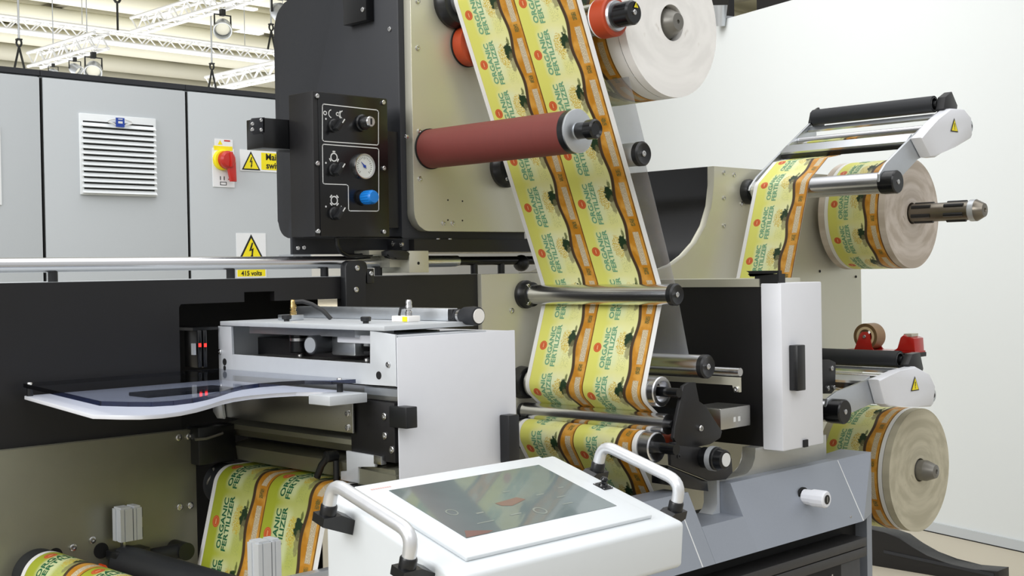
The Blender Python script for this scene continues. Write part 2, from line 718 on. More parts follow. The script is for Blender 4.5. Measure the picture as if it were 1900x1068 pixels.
def web_strip(name, path, y0, y1, label, cat='printed web', material='printed_web', u0=0.0, phase=0.0, text='text_green', side=1, lanes=(0, 1), group=None, subdivide=True):
    """a film swept along a path in X-Z; UV in metres; printed side given by side"""
    pts = [Vector((p[0], p[1])) for p in path]
    q = [pts[0]]
    for a, b in zip(pts, pts[1:]):
        n = max(1, int((b - a).length / 0.04)) if subdivide else 1
        for k in range(1, n + 1):
            q.append(a + (b - a) * k / n)
    pts = q
    S = [0.0]
    for a, b in zip(pts, pts[1:]):
        S.append(S[-1] + (b - a).length)
    nor = []
    for i in range(len(pts)):
        d = (pts[min(i + 1, len(pts) - 1)] - pts[max(i - 1, 0)]).normalized()
        nor.append(Vector((-d.y, d.x)) * side)
    mb = MB()
    uvl = mb.bm.loops.layers.uv.new('UVMap')
    T = 0.0005

    def rowv(off):
        return [(mb.bm.verts.new((p.x + n.x * off, y0, p.y + n.y * off)), mb.bm.verts.new((p.x + n.x * off, y1, p.y + n.y * off))) for p, n in zip(pts, nor)]
    A, B = rowv(0), rowv(-T)
    wd = abs(y1 - y0)
    for i in range(len(pts) - 1):
        for rows in (A, B):
            f = mb.face([rows[i][0], rows[i][1], rows[i + 1][1], rows[i + 1][0]])
            for lp, (uu, vv) in zip(f.loops, ((u0, S[i]), (u0 + wd, S[i]), (u0 + wd, S[i + 1]), (u0, S[i + 1]))):
                lp[uvl].uv = (uu, vv + phase)
        for k, uu in ((0, 0.0), (1, 0.3325)):
            f = mb.face([A[i][k], A[i + 1][k], B[i + 1][k], B[i][k]])
            for lp in f.loops:
                lp[uvl].uv = (uu, 0)
    def fn(u, s, off):
        s = min(max(s, 0.0), S[-1] - 1e-6)
        i = 0
        while S[i + 1] < s:
            i += 1
        t = (s - S[i]) / (S[i + 1] - S[i])
        p = pts[i].lerp(pts[i + 1], t)
        n = nor[i].lerp(nor[i + 1], t)
        return (p.x + n.x * off, y0 + (u - u0) * (-1 if y1 < y0 else 1), p.y + n.y * off)
    mb.m(1)
    k0 = math.floor(phase / PITCH)
    for k in range(k0, k0 + int(S[-1] / PITCH) + 2):
        s0 = (k + CIRC) * PITCH - phase
        if s0 < 0.02 or s0 > S[-1] - 0.02:
            continue
        for ln in lanes:
            uc = EDGE + LANE * ln + 0.0494
            letter(mb, 'ORGANIC\nFERTILIZER', lambda x, y: fn(uc - y * 0.0165, s0 - x * 0.0165, 0.0006), 10, 1.14, 1.06)
    return one(mb, name, [material, text], label, cat, group, smooth=60, keep_normals=True)


def printed_roll(name, x, z, r, y0, y1, label, edge, u0, phase, core_r, hub, group='wound rolls of printed labels'):
    """wound roll: printed skin, two wound edges, core; axis along Y"""
    t = thing(name, label, 'label roll', (x, (y0 + y1) / 2, z - r), group)
    mb = MB()
    uvl = mb.bm.loops.layers.uv.new('UVMap')
    n = 72
    rings = [[mb.bm.verts.new((x + r * math.cos(2 * PI * k / n), y, z + r * math.sin(2 * PI * k / n))) for k in range(n)] for y in (y0, y1)]
    for k in range(n):
        f = mb.face([rings[0][k], rings[1][k], rings[1][(k + 1) % n], rings[0][(k + 1) % n]])
        a, b = r * 2 * PI * k / n, r * 2 * PI * (k + 1) / n
        for lp, q in zip(f.loops, ((u0 + abs(y1 - y0), a), (u0, a), (u0, b), (u0 + abs(y1 - y0), b))):
            lp[uvl].uv = (q[0], q[1] + phase)
    mb.m(1)
    for k in range(int(2 * PI * r / PITCH)):
        vv = (k + CIRC) * PITCH
        uc = (0 if u0 < 0.1 else LANE) + EDGE + 0.0494 - u0
        letter(mb, 'ORGANIC\nFERTILIZER', lambda a, b: (x + (r + 0.0006) * math.cos((vv - a * 0.0165 - phase) / r), y1 - (uc - b * 0.0165), z + (r + 0.0006) * math.sin((vv - a * 0.0165 - phase) / r)), 8, 1.14, 1.06)
    mb.build('printed_skin', ['printed_web', 'text_green'], t, smooth=60, keep_normals=True)
    for y, s in ((y0, 1), (y1, -1)):
        MB().lathe((x, y, z), (0, s, 0), [(0, core_r), (0.0006, core_r), (0.0015, r * 0.45), (0.0, r * 0.72), (0.001, r - 0.002), (-0.001, r), (-0.02, r), (-0.02, core_r), (0, core_r)], 72).build('wound_edge', edge, t, origin=(x, y, z))
    MB().lathe((x, y1, z), (0, 1, 0), [(-0.003, core_r - 0.006), (-0.003, core_r), (abs(y0 - y1) + 0.003, core_r), (abs(y0 - y1) + 0.003, core_r - 0.006), (-0.003, core_r - 0.006)], 40).build('cardboard_core', 'cardboard', t)
    return t


# ------------------------------------------------------------------ rollers
def roller(name, label, x, z, r, y0, y1, skin, flange=0.0, cap='black_plastic', cat='roller', group=None, cap_r=None, flange_bolts=True, cap_len=0.012, screw=True):
    t = thing(name, label, cat, (x, 0, z), group)
    MB().cyl((x, y0, z), (x, y1, z), r, seg=48).build('sleeve', skin, t)
    if flange:
        MB().lathe((x, 0.0, z), (0, -1, 0), [(0, 0), (0, flange), (0.008, flange), (0.012, flange - 0.003), (0.026, flange * 0.86), (0.028, r * 1.02), (0.028, 0)], 40).build('bearing_flange', 'black_plastic', t)
        if flange_bolts:
            bolts(t, [(x + flange * 0.76 * math.cos(a), -0.025, z + flange * 0.76 * math.sin(a)) for a in (R(125), R(235), R(0))], (0, -1, 0), 0.004, 0.003)
    if cap:
        cr = cap_r or r * 1.04
        MB().lathe((x, y1, z), (0, -1, 0), [(-0.002, 0), (-0.002, cr), (cap_len * 0.7, cr), (cap_len, cr * 0.86), (cap_len * 0.8, cr * 0.7), (cap_len * 0.8, 0)], 40).build('end_cap', cap, t)
        if screw:
            bolts(t, [(x, y1 - cap_len * 0.8, z)], (0, -1, 0), cr * 0.24, 0.003)
    return t


# ================================================================== SETTING
def struct(o):
    o['kind'] = 'structure'
    return o


struct(MB().box(-12, 70, -12, 66, -0.1, 0.0).build('floor', 'floor_vinyl', smooth=0))
# white partition behind the press, with its base strip
wa, wb = at(1714, 983, 'Z', 0), at(1900, 1024, 'Z', 0)
wd = (wb - wa).normalized()
wn = Vector((-wd.y, wd.x, 0))
if wn.x < 0:
    wn = -wn
w0 = wa - wd * 3.6
w1 = wb + wd * 3.0
wtop = (at(1390, 6, 'X', (wa.x + wb.x) / 2 + 0.25)).z


def slab(a, b, th, z0, z1, nm, m):
    q = [a, b, b + wn * th, a + wn * th]
    return struct(MB().prism([(p.x, p.y) for p in q], 'Z', z0, z1).build(nm, m, smooth=0))


slab(w0, w1, 0.08, 0.0, wtop, 'wall_right', 'partition')
slab(w0 - wn * 0.012, w1 - wn * 0.012, 0.0118, 0.006, 0.06, 'baseboard_right', 'cabinet_grey')
slab(w0 - wn * 0.013, w1 - wn * 0.013, 0.0128, 0.0, 0.006, 'trim_1', 'dark_slot')
# dark banners behind the partition's top edge, and the small lamp clipped over it
for k, (a, b) in enumerate(((1306, 1352), (1404, 1520))):
    p0, p1 = at(a, 8, 'X', 7.3), at(b, 8, 'X', 7.3)
    t = (wa + wn * 0.12)
    def onw(px):
        d = ray(px, 8)
        s = ((t - CAM).dot(wn)) / d.dot(wn)
        return CAM + d * s
    q0, q1 = onw(a), onw(b)
    q = [q0, q1, q1 + wn * 0.05, q0 + wn * 0.05]
    one(MB().prism([(p.x, p.y) for p in q], 'Z', wtop - 0.15, wtop + 0.55), 'black_banner', 'black_paint',
        ('narrow black banner over the white wall beside the white roll', 'wide black banner over the white wall right of the clip lamp')[k], 'banner', smooth=0)
q = onw(1369)
q = q - wn * 0.16
lt = thing('clip_lamp', 'small grey lamp clipped over the top edge of the white wall', 'lamp', (q.x, q.y, wtop - 0.06))
MB().cyl((q.x, q.y, wtop - 0.05), (q.x - 0.02, q.y - 0.02, wtop + 0.09), 0.035, 0.05, 20).build('lamp_shade', 'lamp_shell', lt)
MB().prism([(p.x, p.y) for p in (q, q + wd * 0.03, q + wd * 0.03 + wn * 0.26, q + wn * 0.26)], 'Z', wtop + 0.002, wtop + 0.02).build('clip', 'lamp_shell', lt)

# far end of the hall and its roof
struct(MB().box(-10, 70, 62, 62.3, 0, 9.3).build('wall_back', 'back_wall', smooth=0))
struct(MB().box(-10, 70, 8, 62, 9.2, 9.3).build('ceiling', 'roof_panel', smooth=0))
n = 1
for yy in range(11, 62, 3):
    mb = MB()
    mb.cyl((-10, yy, 8.75), (70, yy, 8.75), 0.28, seg=16)
    n += 1
    struct(mb.build('trim_%d' % n, 'roof_beam'))
    for xx in range(-8, 70, 8):
        pass
for xx in (2, 9, 16, 23, 30, 37, 44, 51):
    n += 1
    struct(MB().box(xx, xx + 0.25, 8.1, 62, 9.03, 9.195).build('trim_%d' % n, 'roof_dark', smooth=0))
for k, (x0, y0) in enumerate(((22.2, 26.2), (22.2, 32.2), (30.2, 35.2), (14.2, 29.2))):
    struct(MB().box(x0, x0 + 6.6, y0, y0 + 1.6, 9.14, 9.19).build('window_%d' % (k + 1), 'skylight', smooth=0))


def truss(name, a, b, s, label, group):
    """box truss: four chords and zig-zag lacing"""
    a, b = Vector(a), Vector(b)
    d = (b - a).normalized()
    u = d.cross(Vector((0, 0, 1))).normalized()
    v = Vector((0, 0, 1))
    L = (b - a).length
    t = thing(name, label, 'truss', a, group)
    mb = MB()
    for i in (0, 1):
        for j in (0, 1):
            o = u * (i * s - s / 2) + v * (j * s)
            mb.tube([a + o, b + o], s * 0.13, 8)
    mb.build('chords', 'truss_white', t)
    mb = MB()
    k = max(4, int(L / (s * 0.95)))
    for i in range(k):
        p, q = a + d * (L * i / k), a + d * (L * (i + 1) / k)
        z0, z1 = (0, s) if i % 2 else (s, 0)
        for e in (-s / 2, s / 2):
            mb.tube([p + u * e + v * z0, q + u * e + v * z1], s * 0.06, 6)
        for zz in (0, s):
            mb.tube([p + u * (-s / 2 if i % 2 else s / 2) + v * zz, q + u * (s / 2 if i % 2 else -s / 2) + v * zz], s * 0.04, 6)
    mb.build('lacing', 'truss_white', t)
    mb = MB()
    for f in (0.3, 0.8):
        c = a + d * (L * f) + v * s
        mb.tube([c, (c.x, c.y, 9.199)], 0.006, 6)
    mb.build('hanging_cable', 'lamp_shell', t)
    return t


G = 'white lighting trusses under the hall roof'
Yt = 15.0


def tz(px, py, y=Yt):
    return at(px, py, 'Y', y)


a, b = tz(-60, 47), tz(560, 117)
truss('lighting_truss', a, (b.x, Yt, a.z), 0.17, 'long white truss crossing the roof view from the left edge to the tower', G)
# cross trusses running towards the viewer
c1_ = tz(64, 124, 13.0)
truss('lighting_truss', (c1_.x, 13.0, c1_.z), (c1_.x, 11.3, c1_.z), 0.16, 'short white cross truss just above the left grey cabinet', G)
c2_ = tz(255, 60, 14.5)
truss('lighting_truss', (c2_.x, 14.5, c2_.z), (c2_.x, 9.0, c2_.z), 0.19, 'white cross truss rising above the middle of the long truss', G)
c3_ = tz(392, 168, 15.6)
truss('lighting_truss', (c3_.x, 15.6, c3_.z), (c3_.x, 9.0, c3_.z), 0.20, 'white cross truss low beside the black tower', G)


def hanger(px, py0, py1, y, label, legs=True):
    """chain hook with a pair of sling legs"""
    p0, p1 = at(px, py0, 'Y', y), at(px, py1, 'Y', y)
    H = p0.z - p1.z
    t = thing('rigging_sling', label, 'sling', p1, 'black rigging slings hanging under the roof')
    MB().tube([(p0.x, y, 9.199), (p0.x, y, p0.z)], 0.012, 6).build('steel_cable', 'lamp_shell', t)
    mb = MB()
    r = H * 0.09
    mb.tube([(p0.x + r * math.cos(R(k * 30)), y, p0.z - H * 0.14 + r * 1.4 * math.sin(R(k * 30))) for k in range(13)], H * 0.035, 6)
    mb.box(p0.x - H * 0.09, p0.x + H * 0.09, y - 0.03, y + 0.03, p0.z - H * 0.05, p0.z)
    mb.build('shackle', 'hoist_black', t)
    mb = MB()
    if legs:
        for s in (-1, 1):
            mb.tube([(p0.x, y, p0.z - H * 0.28), (p0.x + s * H * 0.17, y, p1.z)], H * 0.04, 8)
    else:
        mb.tube([(p0.x, y, p0.z - H * 0.25), (p0.x, y, p1.z)], H * 0.03, 8)
    mb.build('sling_leg', 'hoist_black', t)


hanger(35, 72, 126, 12.5, 'black two-legged sling above the left grey cabinet')
hanger(217, -14, 56, 14.83, 'black single sling dropping onto the long white truss', False)
hanger(393, 117, 163, 14.5, 'black two-legged sling above the door with the red switch')
hanger(503, 44, 92, 14.83, 'black two-legged sling right beside the black tower')


def spot(c, y, s, label, ang, drop=0.0):
    p = Vector((c.x, y, c.z - 0.024 - s * 1.9 - drop))
    t = thing('stage_lamp', label, 'lamp', (p.x, y, p.z - s), 'silver stage lamps hung from the trusses')
    d = Vector((math.cos(ang) * 0.5, -0.6, -0.55)).normalized()
    MB().lathe(p, d, [(-s, 0), (-s, s * 0.45), (-s * 0.5, s * 0.8), (s * 0.4, s), (s * 0.9, s), (s * 0.85, s * 0.9), (s * 0.2, s * 0.85), (s * 0.2, 0)], 20).build('lamp_housing', 'lamp_shell', t)
    MB().lathe(p + d * s * 0.3, d, [(0, 0), (0, s * 0.8), (s * 0.1, s * 0.7), (s * 0.14, 0)], 20).build('lens', 'roof_beam', t)
    mb = MB()
    mb.tube([p + Vector((-s, 0, 0)), p + Vector((-s, 0, s * 1.3)), p + Vector((s, 0, s * 1.3)), p + Vector((s, 0, 0))], s * 0.1, 6)
    mb.box(p.x - s * 0.25, p.x + s * 0.25, y - s * 0.25, y + s * 0.25, p.z + s * 1.2, p.z + s * 1.9 + drop)
    mb.build('yoke', 'hoist_black', t)


spot(c1_, 11.5, 0.10, 'silver stage lamp at the near end of the short cross truss', 2.5)
spot(c1_, 11.95, 0.07, 'small silver stage lamp under the middle of the short cross truss', 0.5)
spot(c1_, 12.5, 0.06, 'small stage lamp at the far end of the short cross truss', 1.0)
spot(c2_, 12.3, 0.12, 'silver stage lamp hanging under the middle cross truss', 2.5)
spot(c2_, 11.0, 0.13, 'large silver stage lamp nearest the black tower', 0.5)

# ================================================================== ELECTRICAL CABINETS
CY = 2.4
zc = at(253, 152, 'Y', CY).z
s1, s2 = at(77, 300, 'Y', CY).x, at(346, 300, 'Y', CY).x
wc = s2 - s1
BZ = 0.0


def tri_sign(mb, o, h, black, yellow, glyph):
    """upright warning triangle standing on a face that looks along -Y"""
    o = Vector(o)
    def P(x, z, d): return o + Vector((x * h, -d, z * h))
    mb.m(black).poly([P(-0.58, 0, .0008), P(0.58, 0, .0008), P(0, 1, .0008)])
    mb.m(yellow).poly([P(-0.46, 0.07, .0014), P(0.46, 0.07, .0014), P(0, 0.86, .0014)])
    mb.m(black)
    if glyph == 'bolt':
        mb.poly([P(x, z, .002) for x, z in ((0.02, 0.70), (0.08, 0.70), (-0.0, 0.46), (-0.10, 0.40))])
        mb.poly([P(x, z, .002) for x, z in ((-0.10, 0.40), (0.0, 0.46), (0.09, 0.52), (0.05, 0.44))])
        mb.poly([P(x, z, .002) for x, z in ((0.09, 0.52), (0.05, 0.22), (-0.01, 0.22), (0.02, 0.47))])
        mb.poly([P(x, z, .002) for x, z in ((-0.04, 0.25), (0.07, 0.25), (0.0, 0.10))])
    else:
        mb.poly([P(x, z, .002) for x, z in ((-0.05, 0.62), (0.05, 0.62), (0.025, 0.28), (-0.025, 0.28))])
        mb.poly([P(0.045 * math.cos(k * PI / 5), 0.2 + 0.045 * math.sin(k * PI / 5), .002) for k in range(10)])


for k, (x0, lab) in enumerate(((s1 - wc, 'grey electrical cabinet cut off by the left picture edge'), (s1, 'grey electrical cabinet with the white louvred grille'), (s2, 'grey electrical cabinet with the red main switch and shock signs'))):
    t = thing('electrical_cabinet', lab, 'cabinet', (x0 + wc / 2, CY + 0.25, 0), 'grey electrical cabinets in a row behind the press')
    x1 = x0 + wc
    MB().box(x0 + 0.002, x1 - 0.002, CY + 0.012, CY + 0.5, 0, zc - 0.012).build('body', 'cabinet_grey', t, smooth=0)
    MB().box(x0 + 0.006, x1 - 0.006, CY - 0.012, CY + 0.011, 0.1, zc - 0.018, 0.004).build('door', 'cabinet_grey', t)
    MB().box(x0 + 0.001, x1 - 0.001, CY - 0.004, CY + 0.5, zc - 0.011, zc + 0.008).build('top_seal', 'black_cover', t, smooth=0)
    MB().box(x0 + 0.0005, x0 + 0.0058, CY - 0.006, CY + 0.0118, 0.1, zc - 0.02).build('door_gap', 'dark_slot', t, smooth=0)
    if k == 0:
        (a, za), (b, zb) = xz(CY - .014, (-40, 232), (3, 380))
        MB().box(a, b, CY - 0.016, CY - 0.011, za, zb).build('notice', 'sign_white', t, smooth=0)
    if k == 1:
        (a, za), (b, zb) = xz(CY - .02, (147, 209), (292, 365))
        g = MB().box(a, b, CY - 0.022, CY - 0.011, zb, za, 0.003).build('ventilation_grille', 'grille_white', t)
        ns = 14
        hh = (za - zb - 0.012) / ns
        for i in range(ns):
            zt = za - 0.014 - i * hh
            if i in (0, ns):
                continue
            MB().prism([(CY - 0.021, zt + 0.002), (CY - 0.034, zt - hh * 0.58), (CY - 0.021, zt - hh * 0.6)], 'X', a + 0.006, b - 0.006).build('louvre', 'grille_white', g, smooth=0)
            MB().box(a + 0.012, b - 0.012, CY - 0.0226, CY - 0.0218, zt + 0.002, zt + hh * 0.36).build('slot', 'dark_slot', g, smooth=0)
        (c0, z0), (c1, z1) = xz(CY - .036, (215, 218), (231, 236))
        bd = MB()
        bd.m(0).box(c0, c1, CY - 0.0375, CY - 0.034, z1, z0)
        xm = (c0 + c1) / 2
        zm = (z0 + z1) / 2
        bd.m(1).box(c0 + 0.008, c1 - 0.008, CY - 0.0382, CY - 0.0374, zm - 0.004, zm + 0.004)
        bd.m(1).box(c0 + 0.008, c1 - 0.008, CY - 0.0382, CY - 0.0374, zm + 0.010, zm + 0.013)
        for s in (-1, 1):
            bd.tube([(xm + s * (0.020 + 0.028 * math.sin(PI * i / 8)), CY - 0.036, z0 - (z0 - z1) * (0.15 + 0.6 * i / 8)) for i in range(9)], 0.003, 6)
        bd.build('badge', ['blue_badge', 'mark_white'], g, smooth=0)
    if k == 2:
        yf = CY - 0.013
        # rotary main switch on its plate
        (a, za), (b, zb) = xz(yf, (393, 256), (434, 350))
        px = (b - a) / 41.0
        def SX(x): return xz(yf, (x, 300))[0][0]
        def SZ(y): return xz(yf, (413, y))[0][1]
        sw = MB()
        sw.m(0).box(SX(399), SX(432), yf - 0.002, yf + 0.001, SZ(276), SZ(258))
        sw.m(0).box(SX(394), SX(434), yf - 0.002, yf + 0.001, SZ(347), SZ(275))
        sw.m(1).box(SX(397), SX(431), yf - 0.003, yf + 0.001, SZ(279), SZ(271))
        sw.m(1).poly([(SX(404), yf - 0.0026, SZ(268.5)), (SX(413), yf - 0.0026, SZ(268.5)), (SX(408.5), yf - 0.0026, SZ(260))])
        sw.m(2).box(SX(416), SX(427), yf - 0.003, yf + 0.001, SZ(262), SZ(259.5))
        sw.m(2).box(SX(422), SX(429), yf - 0.003, yf + 0.001, SZ(333), SZ(331))
        for aa, bb in ((407, 412), (414, 419)):
            sw.m(3).box(SX(aa), SX(aa + 1.4), yf - 0.003, yf + 0.001, SZ(334), SZ(327))
        for q in ((407, 337, 419, 338), (407, 342.5, 419, 343.5), (407, 337, 408, 343.5), (418, 337, 419, 343.5)):
            sw.m(3).box(SX(q[0]), SX(q[2]), yf - 0.003, yf + 0.001, SZ(q[3]), SZ(q[1]))
        swo = sw.build('switch_plate', ['sign_white', 'sign_yellow', 'mark_red', 'sign_black'], t, smooth=0)
        cx, cz = SX(415), SZ(297)
        MB().lathe((cx - 0.010, yf, cz), (0, -1, 0), [(0, 0), (0, 0.040), (0.012, 0.040), (0.016, 0.036), (0.016, 0)], 32).build('yellow_collar', 'sign_yellow', swo)
        kb = MB().lathe((cx, yf - 0.016, cz), (0, -1, 0), [(0, 0), (0, 0.036), (0.018, 0.034), (0.026, 0.026), (0.029, 0)], 32)
        kb.prism([(cx - 0.004, cz - 0.02), (cx + 0.035, cz), (cx + 0.037, cz - 0.085), (cx + 0.012, cz - 0.085)], 'Y', yf - 0.036, yf - 0.018, 0.005)
        kb.box(cx + 0.002, cx + 0.012, yf - 0.052, yf - 0.03, cz - 0.03, cz + 0.03, 0.003)
        kb.build('switch_handle', 'knob_red', swo)
        # main switch sign
        (a, za), (b, zb) = xz(yf, (445, 275), (560, 322))
        sg = MB()
        sg.m(0).box(a, b, yf - 0.0015, yf + 0.001, zb, za - 0.004)
        (tx0, tz0), (tx1, tz1) = xz(yf, (448, 315), (482, 281))
        tri_sign(sg, ((tx0 + tx1) / 2, yf - 0.0015, tz0 + 0.001), (tz1 - tz0) * 0.97, 2, 1, 'bolt')
        (c0, z0), (c1, z1) = xz(yf, (484, 283), (552, 318))
        sg.m(1).box(c0, c1, yf - 0.0022, yf - 0.001, z1, z0)
        (e0, ez), = xz(yf, (511, 300))
        sg.m(2)
        letter(sg, 'Main', plane_fn((e0 - 0.014, yf - 0.0030, ez + 0.016), (1, 0, 0), (0, 0, 1), 0.036))
        letter(sg, 'switch', plane_fn((e0, yf - 0.0030, ez - 0.018), (1, 0, 0), (0, 0, 1), 0.036))
        tag(sg.build('shock_sign', ['sign_white', 'sign_yellow', 'sign_black'], t, smooth=0), 'wide sign reading Main switch')
        # lower sign, half behind the rail
        (a, za), (b, zb) = xz(yf, (438, 432), (494, 514))
        sg = MB()
        sg.m(0).box(a, b, yf - 0.0015, yf + 0.001, zb, za)
        (tx0, tz0), (tx1, tz1) = xz(yf, (440, 487), (491, 434.5))
        tri_sign(sg, ((tx0 + tx1) / 2, yf - 0.0015, tz0), (tz1 - tz0), 2, 1, 'bolt')
        (c0, z0), (c1, z1) = xz(yf, (440, 496), (492, 512))
        sg.m(1).box(c0, c1, yf - 0.0022, yf - 0.001, z1, z0)
        sg.m(2)
        letter(sg, '415 volts', plane_fn(((c0 + c1) / 2, yf - 0.003, xz(yf, (466, 507))[0][1]), (1, 0, 0), (0, 0, 1), 0.026))
        tag(sg.build('shock_sign', ['sign_white', 'sign_yellow', 'sign_black'], t, smooth=0), 'lower sign half behind the steel rail')


# ================================================================== MAIN PRESS FRAME
ZT = 1.5442                                # top of the frame
fr = thing('press_frame', 'long press frame with black and nickel-plated side plates carrying the rollers', 'printing press', (1.6, 0.3, 0))
XL = 1.8677
dish = xz(0, (1324, 308), (1325, 345), (1321, 382), (1310, 419), (1293, 450), (1272, 474), (1250, 490))
dish += [(2.485, 1.5475), (2.44, ZT)]
poly = [(XL, ZT), (XL, 0.55), (3.4238, 0.55), (3.4238, 1.8104), (dish[0][0] + 0.012, 1.8104)] + dish
MB().prism(poly, 'Y', 0.0, 0.020, 0.0015).build('side_plate', 'nickel_plate', fr)
bolts(fr, [(p[0], 0, p[1]) for p in xz(0, (1343, 320), (1362, 324), (1343, 367), (1343, 418), (1376, 378))], (0, -1, 0), 0.006, 0.003)
bolts(fr, [(p[0], 0, p[1]) for p in xz(0, (1521, 503), (1588, 513))], (0, -1, 0), 0.004, 0.002, 'black_plastic')
bolts(fr, [(p[0], 0, p[1]) for p in xz(0, (949, 576), (1333, 938))], (0, -1, 0), 0.006, 0.003)
# dark housing behind the concave edge
hp = [(x - 0.004, z + 0.0) for x, z in dish]
mb = MB()
inner = [(x + 0.02, z - 0.004) for x, z in dish]
mb.prism(dish + [(2.44, ZT - 0.02), (dish[0][0] + 0.03, ZT - 0.02), (dish[0][0] + 0.03, dish[0][1])], 'Y', 0.0205, 0.46)
mb.build('dark_housing', 'black_gloss', fr)
# black front of the frame, with the dark opening
PB = 0.012
ox0, oz1 = xz(PB, (332, 564))[0]
nx0 = xz(PB, (453, 540))[0][0]
nx1, nz1 = xz(PB, (509, 540))[0]
ox1 = xz(PB, (634, 560))[0][0]
mb = MB()
mb.prism([(-0.5, ZT), (-0.5, 0.5), (ox0, 0.5), (ox0, oz1 - 0.006), (ox0 + 0.004, oz1), (nx0, oz1), (nx0, nz1), (nx1, nz1), (nx1, oz1), (ox1, oz1), (ox1, 0.5), (XL, 0.5), (XL, ZT)], 'Y', PB, PB + 0.014)
mb.build('front_cover', 'black_paint', fr)
MB().box(ox0 - 0.05, ox1 + 0.06, PB + 0.16, PB + 0.17, 0.5, ZT - 0.017).build('opening_back', 'dark_slot', fr, smooth=0)
MB().box(-0.5, XL, PB + 0.003, 0.55, ZT - 0.016, ZT + 0.0005).build('top_deck', 'cabinet_grey', fr, smooth=0)
(sx, sz), = xz(PB - 0.001, (640, 560))
MB().box(sx - 0.004, sx + 0.004, PB - 0.002, PB + 0.001, 1.40, ZT - 0.001).build('cover_seam', 'dark_slot', fr, smooth=0)
# nickel plate at lower left
LX1, LZ1 = xz(0, (360.4, 795.4))[0]
mb = MB()
mb.prism([(-0.5, 1.2852), (-0.5, 0.5), (LX1, 0.5), (LX1, LZ1)], 'Y', -0.004, 0.0115, 0.001)
mb.build('lower_side_plate', 'olive_steel', fr)
bolts(fr, [(p[0], -0.004, p[1]) for p in xz(-0.004, (331, 811), (350, 809), (333, 940), (353, 937))], (0, -1, 0), 0.006, 0.003)
bolts(fr, [(p[0], -0.004, p[1]) for p in xz(-0.004, (135, 1015), (171, 1001))], (0, -1, 0), 0.006, 0.003)
for q in ((188, 1021, 0.013), (103, 1030, 0.012)):
    p = xz(-0.005, q[:2])[0]
    MB().cyl((p[0], -0.0052, p[1]), (p[0], 0.002, p[1]), q[2], seg=24).build('bore_hole', 'dark_slot', fr)
# small dark junction boxes beside the lower plate
(a, za), (b, zb) = xz(-0.02, (362, 792), (408, 857))
MB().box(a, a + 0.075, -0.03, 0.011, zb, za, 0.003).build('junction_box', 'black_plastic', fr)
p = at(362, 815, 'Y', -0.032)
MB().tube([p, p + Vector((0.02, -0.004, 0.0)), p + Vector((0.05, -0.006, 0.006)), p + Vector((0.07, 0.03, 0.008))], 0.0025, 8).build('cable', 'hub_grey', fr)
p = at(383, 900, 'Y', -0.01)
MB().tube([p + Vector((0.010 * math.cos(a * 0.5) + 0.0012 * a, -0.008 - 0.004 * math.sin(a * 0.5), 0.030 - 0.004 * a)) for a in range(26)], 0.0022, 8).build('hose', 'hub_grey', fr)

# ------------------------------------------------------------------ guide rail on the frame's top
ry = 0.06
rz = (at(0, 492.5, 'Y', ry).z + at(640, 486, 'Y', ry).z) / 2
xk = at(848, 486, 'Y', ry).x
rl = thing('guide_rail', 'polished steel guide rail running along the top of the press', 'rail', (0.7, ry, ZT))
MB().cyl((-0.5, ry, rz), (xk, ry, rz), 0.0122, seg=40).build('steel_tube', 'chrome', rl)
MB().cyl((xk, ry, rz), (2.2, ry, rz), 0.0098, seg=40).build('black_tube', 'black_gloss', rl)
for px in (98, 428, 602, 702, 880, 930):
    x = at(px, 510, 'Y', ry).x
    MB().cyl((x, ry, ZT), (x, ry, rz - 0.004), 0.008, seg=16).build('standoff', 'black_plastic', rl)
x = at(966, 490, 'Y', ry).x
MB().sphere((x, ry - 0.002, rz - 0.006), 0.019).build('rail_stop', 'black_plastic', rl)
# bracket screwed to the cover in front of the rail
(a, za), (b, zb) = xz(-0.004, (640, 484), (682, 560))
br = thing('rail_bracket', 'black rounded bracket screwed to the black cover in front of the rail', 'bracket', ((a + b) / 2, 0, 1.40))
za = at(660, 483, 'Y', 0).z
c = 0.012
MB().prism([(a, 1.405), (b - 0.006, 1.405), (b - 0.006, za - 0.03), (b, za - 0.02), (b, za - c), (b - c * 0.3, za - c * 0.3), (b - c, za), (a + c, za), (a + c * 0.3, za - c * 0.3), (a, za - c)], 'Y', -0.006, PB - 0.0005, 0.0015).build('bracket_plate', 'black_plastic', br)
MB().box(b, b + 0.018, -0.004, PB + 0.03, za - 0.045, za - 0.016, 0.002).build('clamp_ear', 'black_plastic', br)
bolts(br, [(q[0], -0.006, q[1]) for q in xz(-0.006, (662, 497), (660, 537))], (0, -1, 0), 0.0055, 0.003)
bolts(br, [(b + 0.009, -0.004, za - 0.026)], (0, -1, 0), 0.005, 0.003)
# clamp under the tower
cl = thing('rail_clamp', 'nickel clamp blocks with a black lever gripping the rail under the tower', 'clamp', (1.68, 0.04, rz - 0.02))
(a, za), (b, zb) = xz(0.02, (686, 464), (727, 478))
MB().box(a, b, 0.022, 0.09, rz + 0.014, za).build('upper_block', 'nickel_plate', cl)
(a, za), (b, zb) = xz(0.02, (724, 470), (760, 495))
MB().box(a, b, 0.022, 0.10, zb, za).build('grip_block', 'nickel_plate', cl)
(a, za), (b, zb) = xz(-0.005, (759, 465), (796, 505))
MB().box(a, b, -0.005, 0.105, zb, za, 0.001).build('front_block', 'nickel_plate', cl)
p = xz(-0.006, (777, 488))[0]
MB().cyl((p[0], -0.0055, p[1]), (p[0], 0.001, p[1]), 0.0032, seg=12).build('screw_hole', 'dark_slot', cl)
q = xz(0.0, (713, 466), (722, 463), (752, 465), (758, 470), (754, 482), (732, 481), (722, 475), (714, 474))
MB().prism(q, 'Y', -0.006, 0.012, 0.003).build('lever', 'black_plastic', cl)

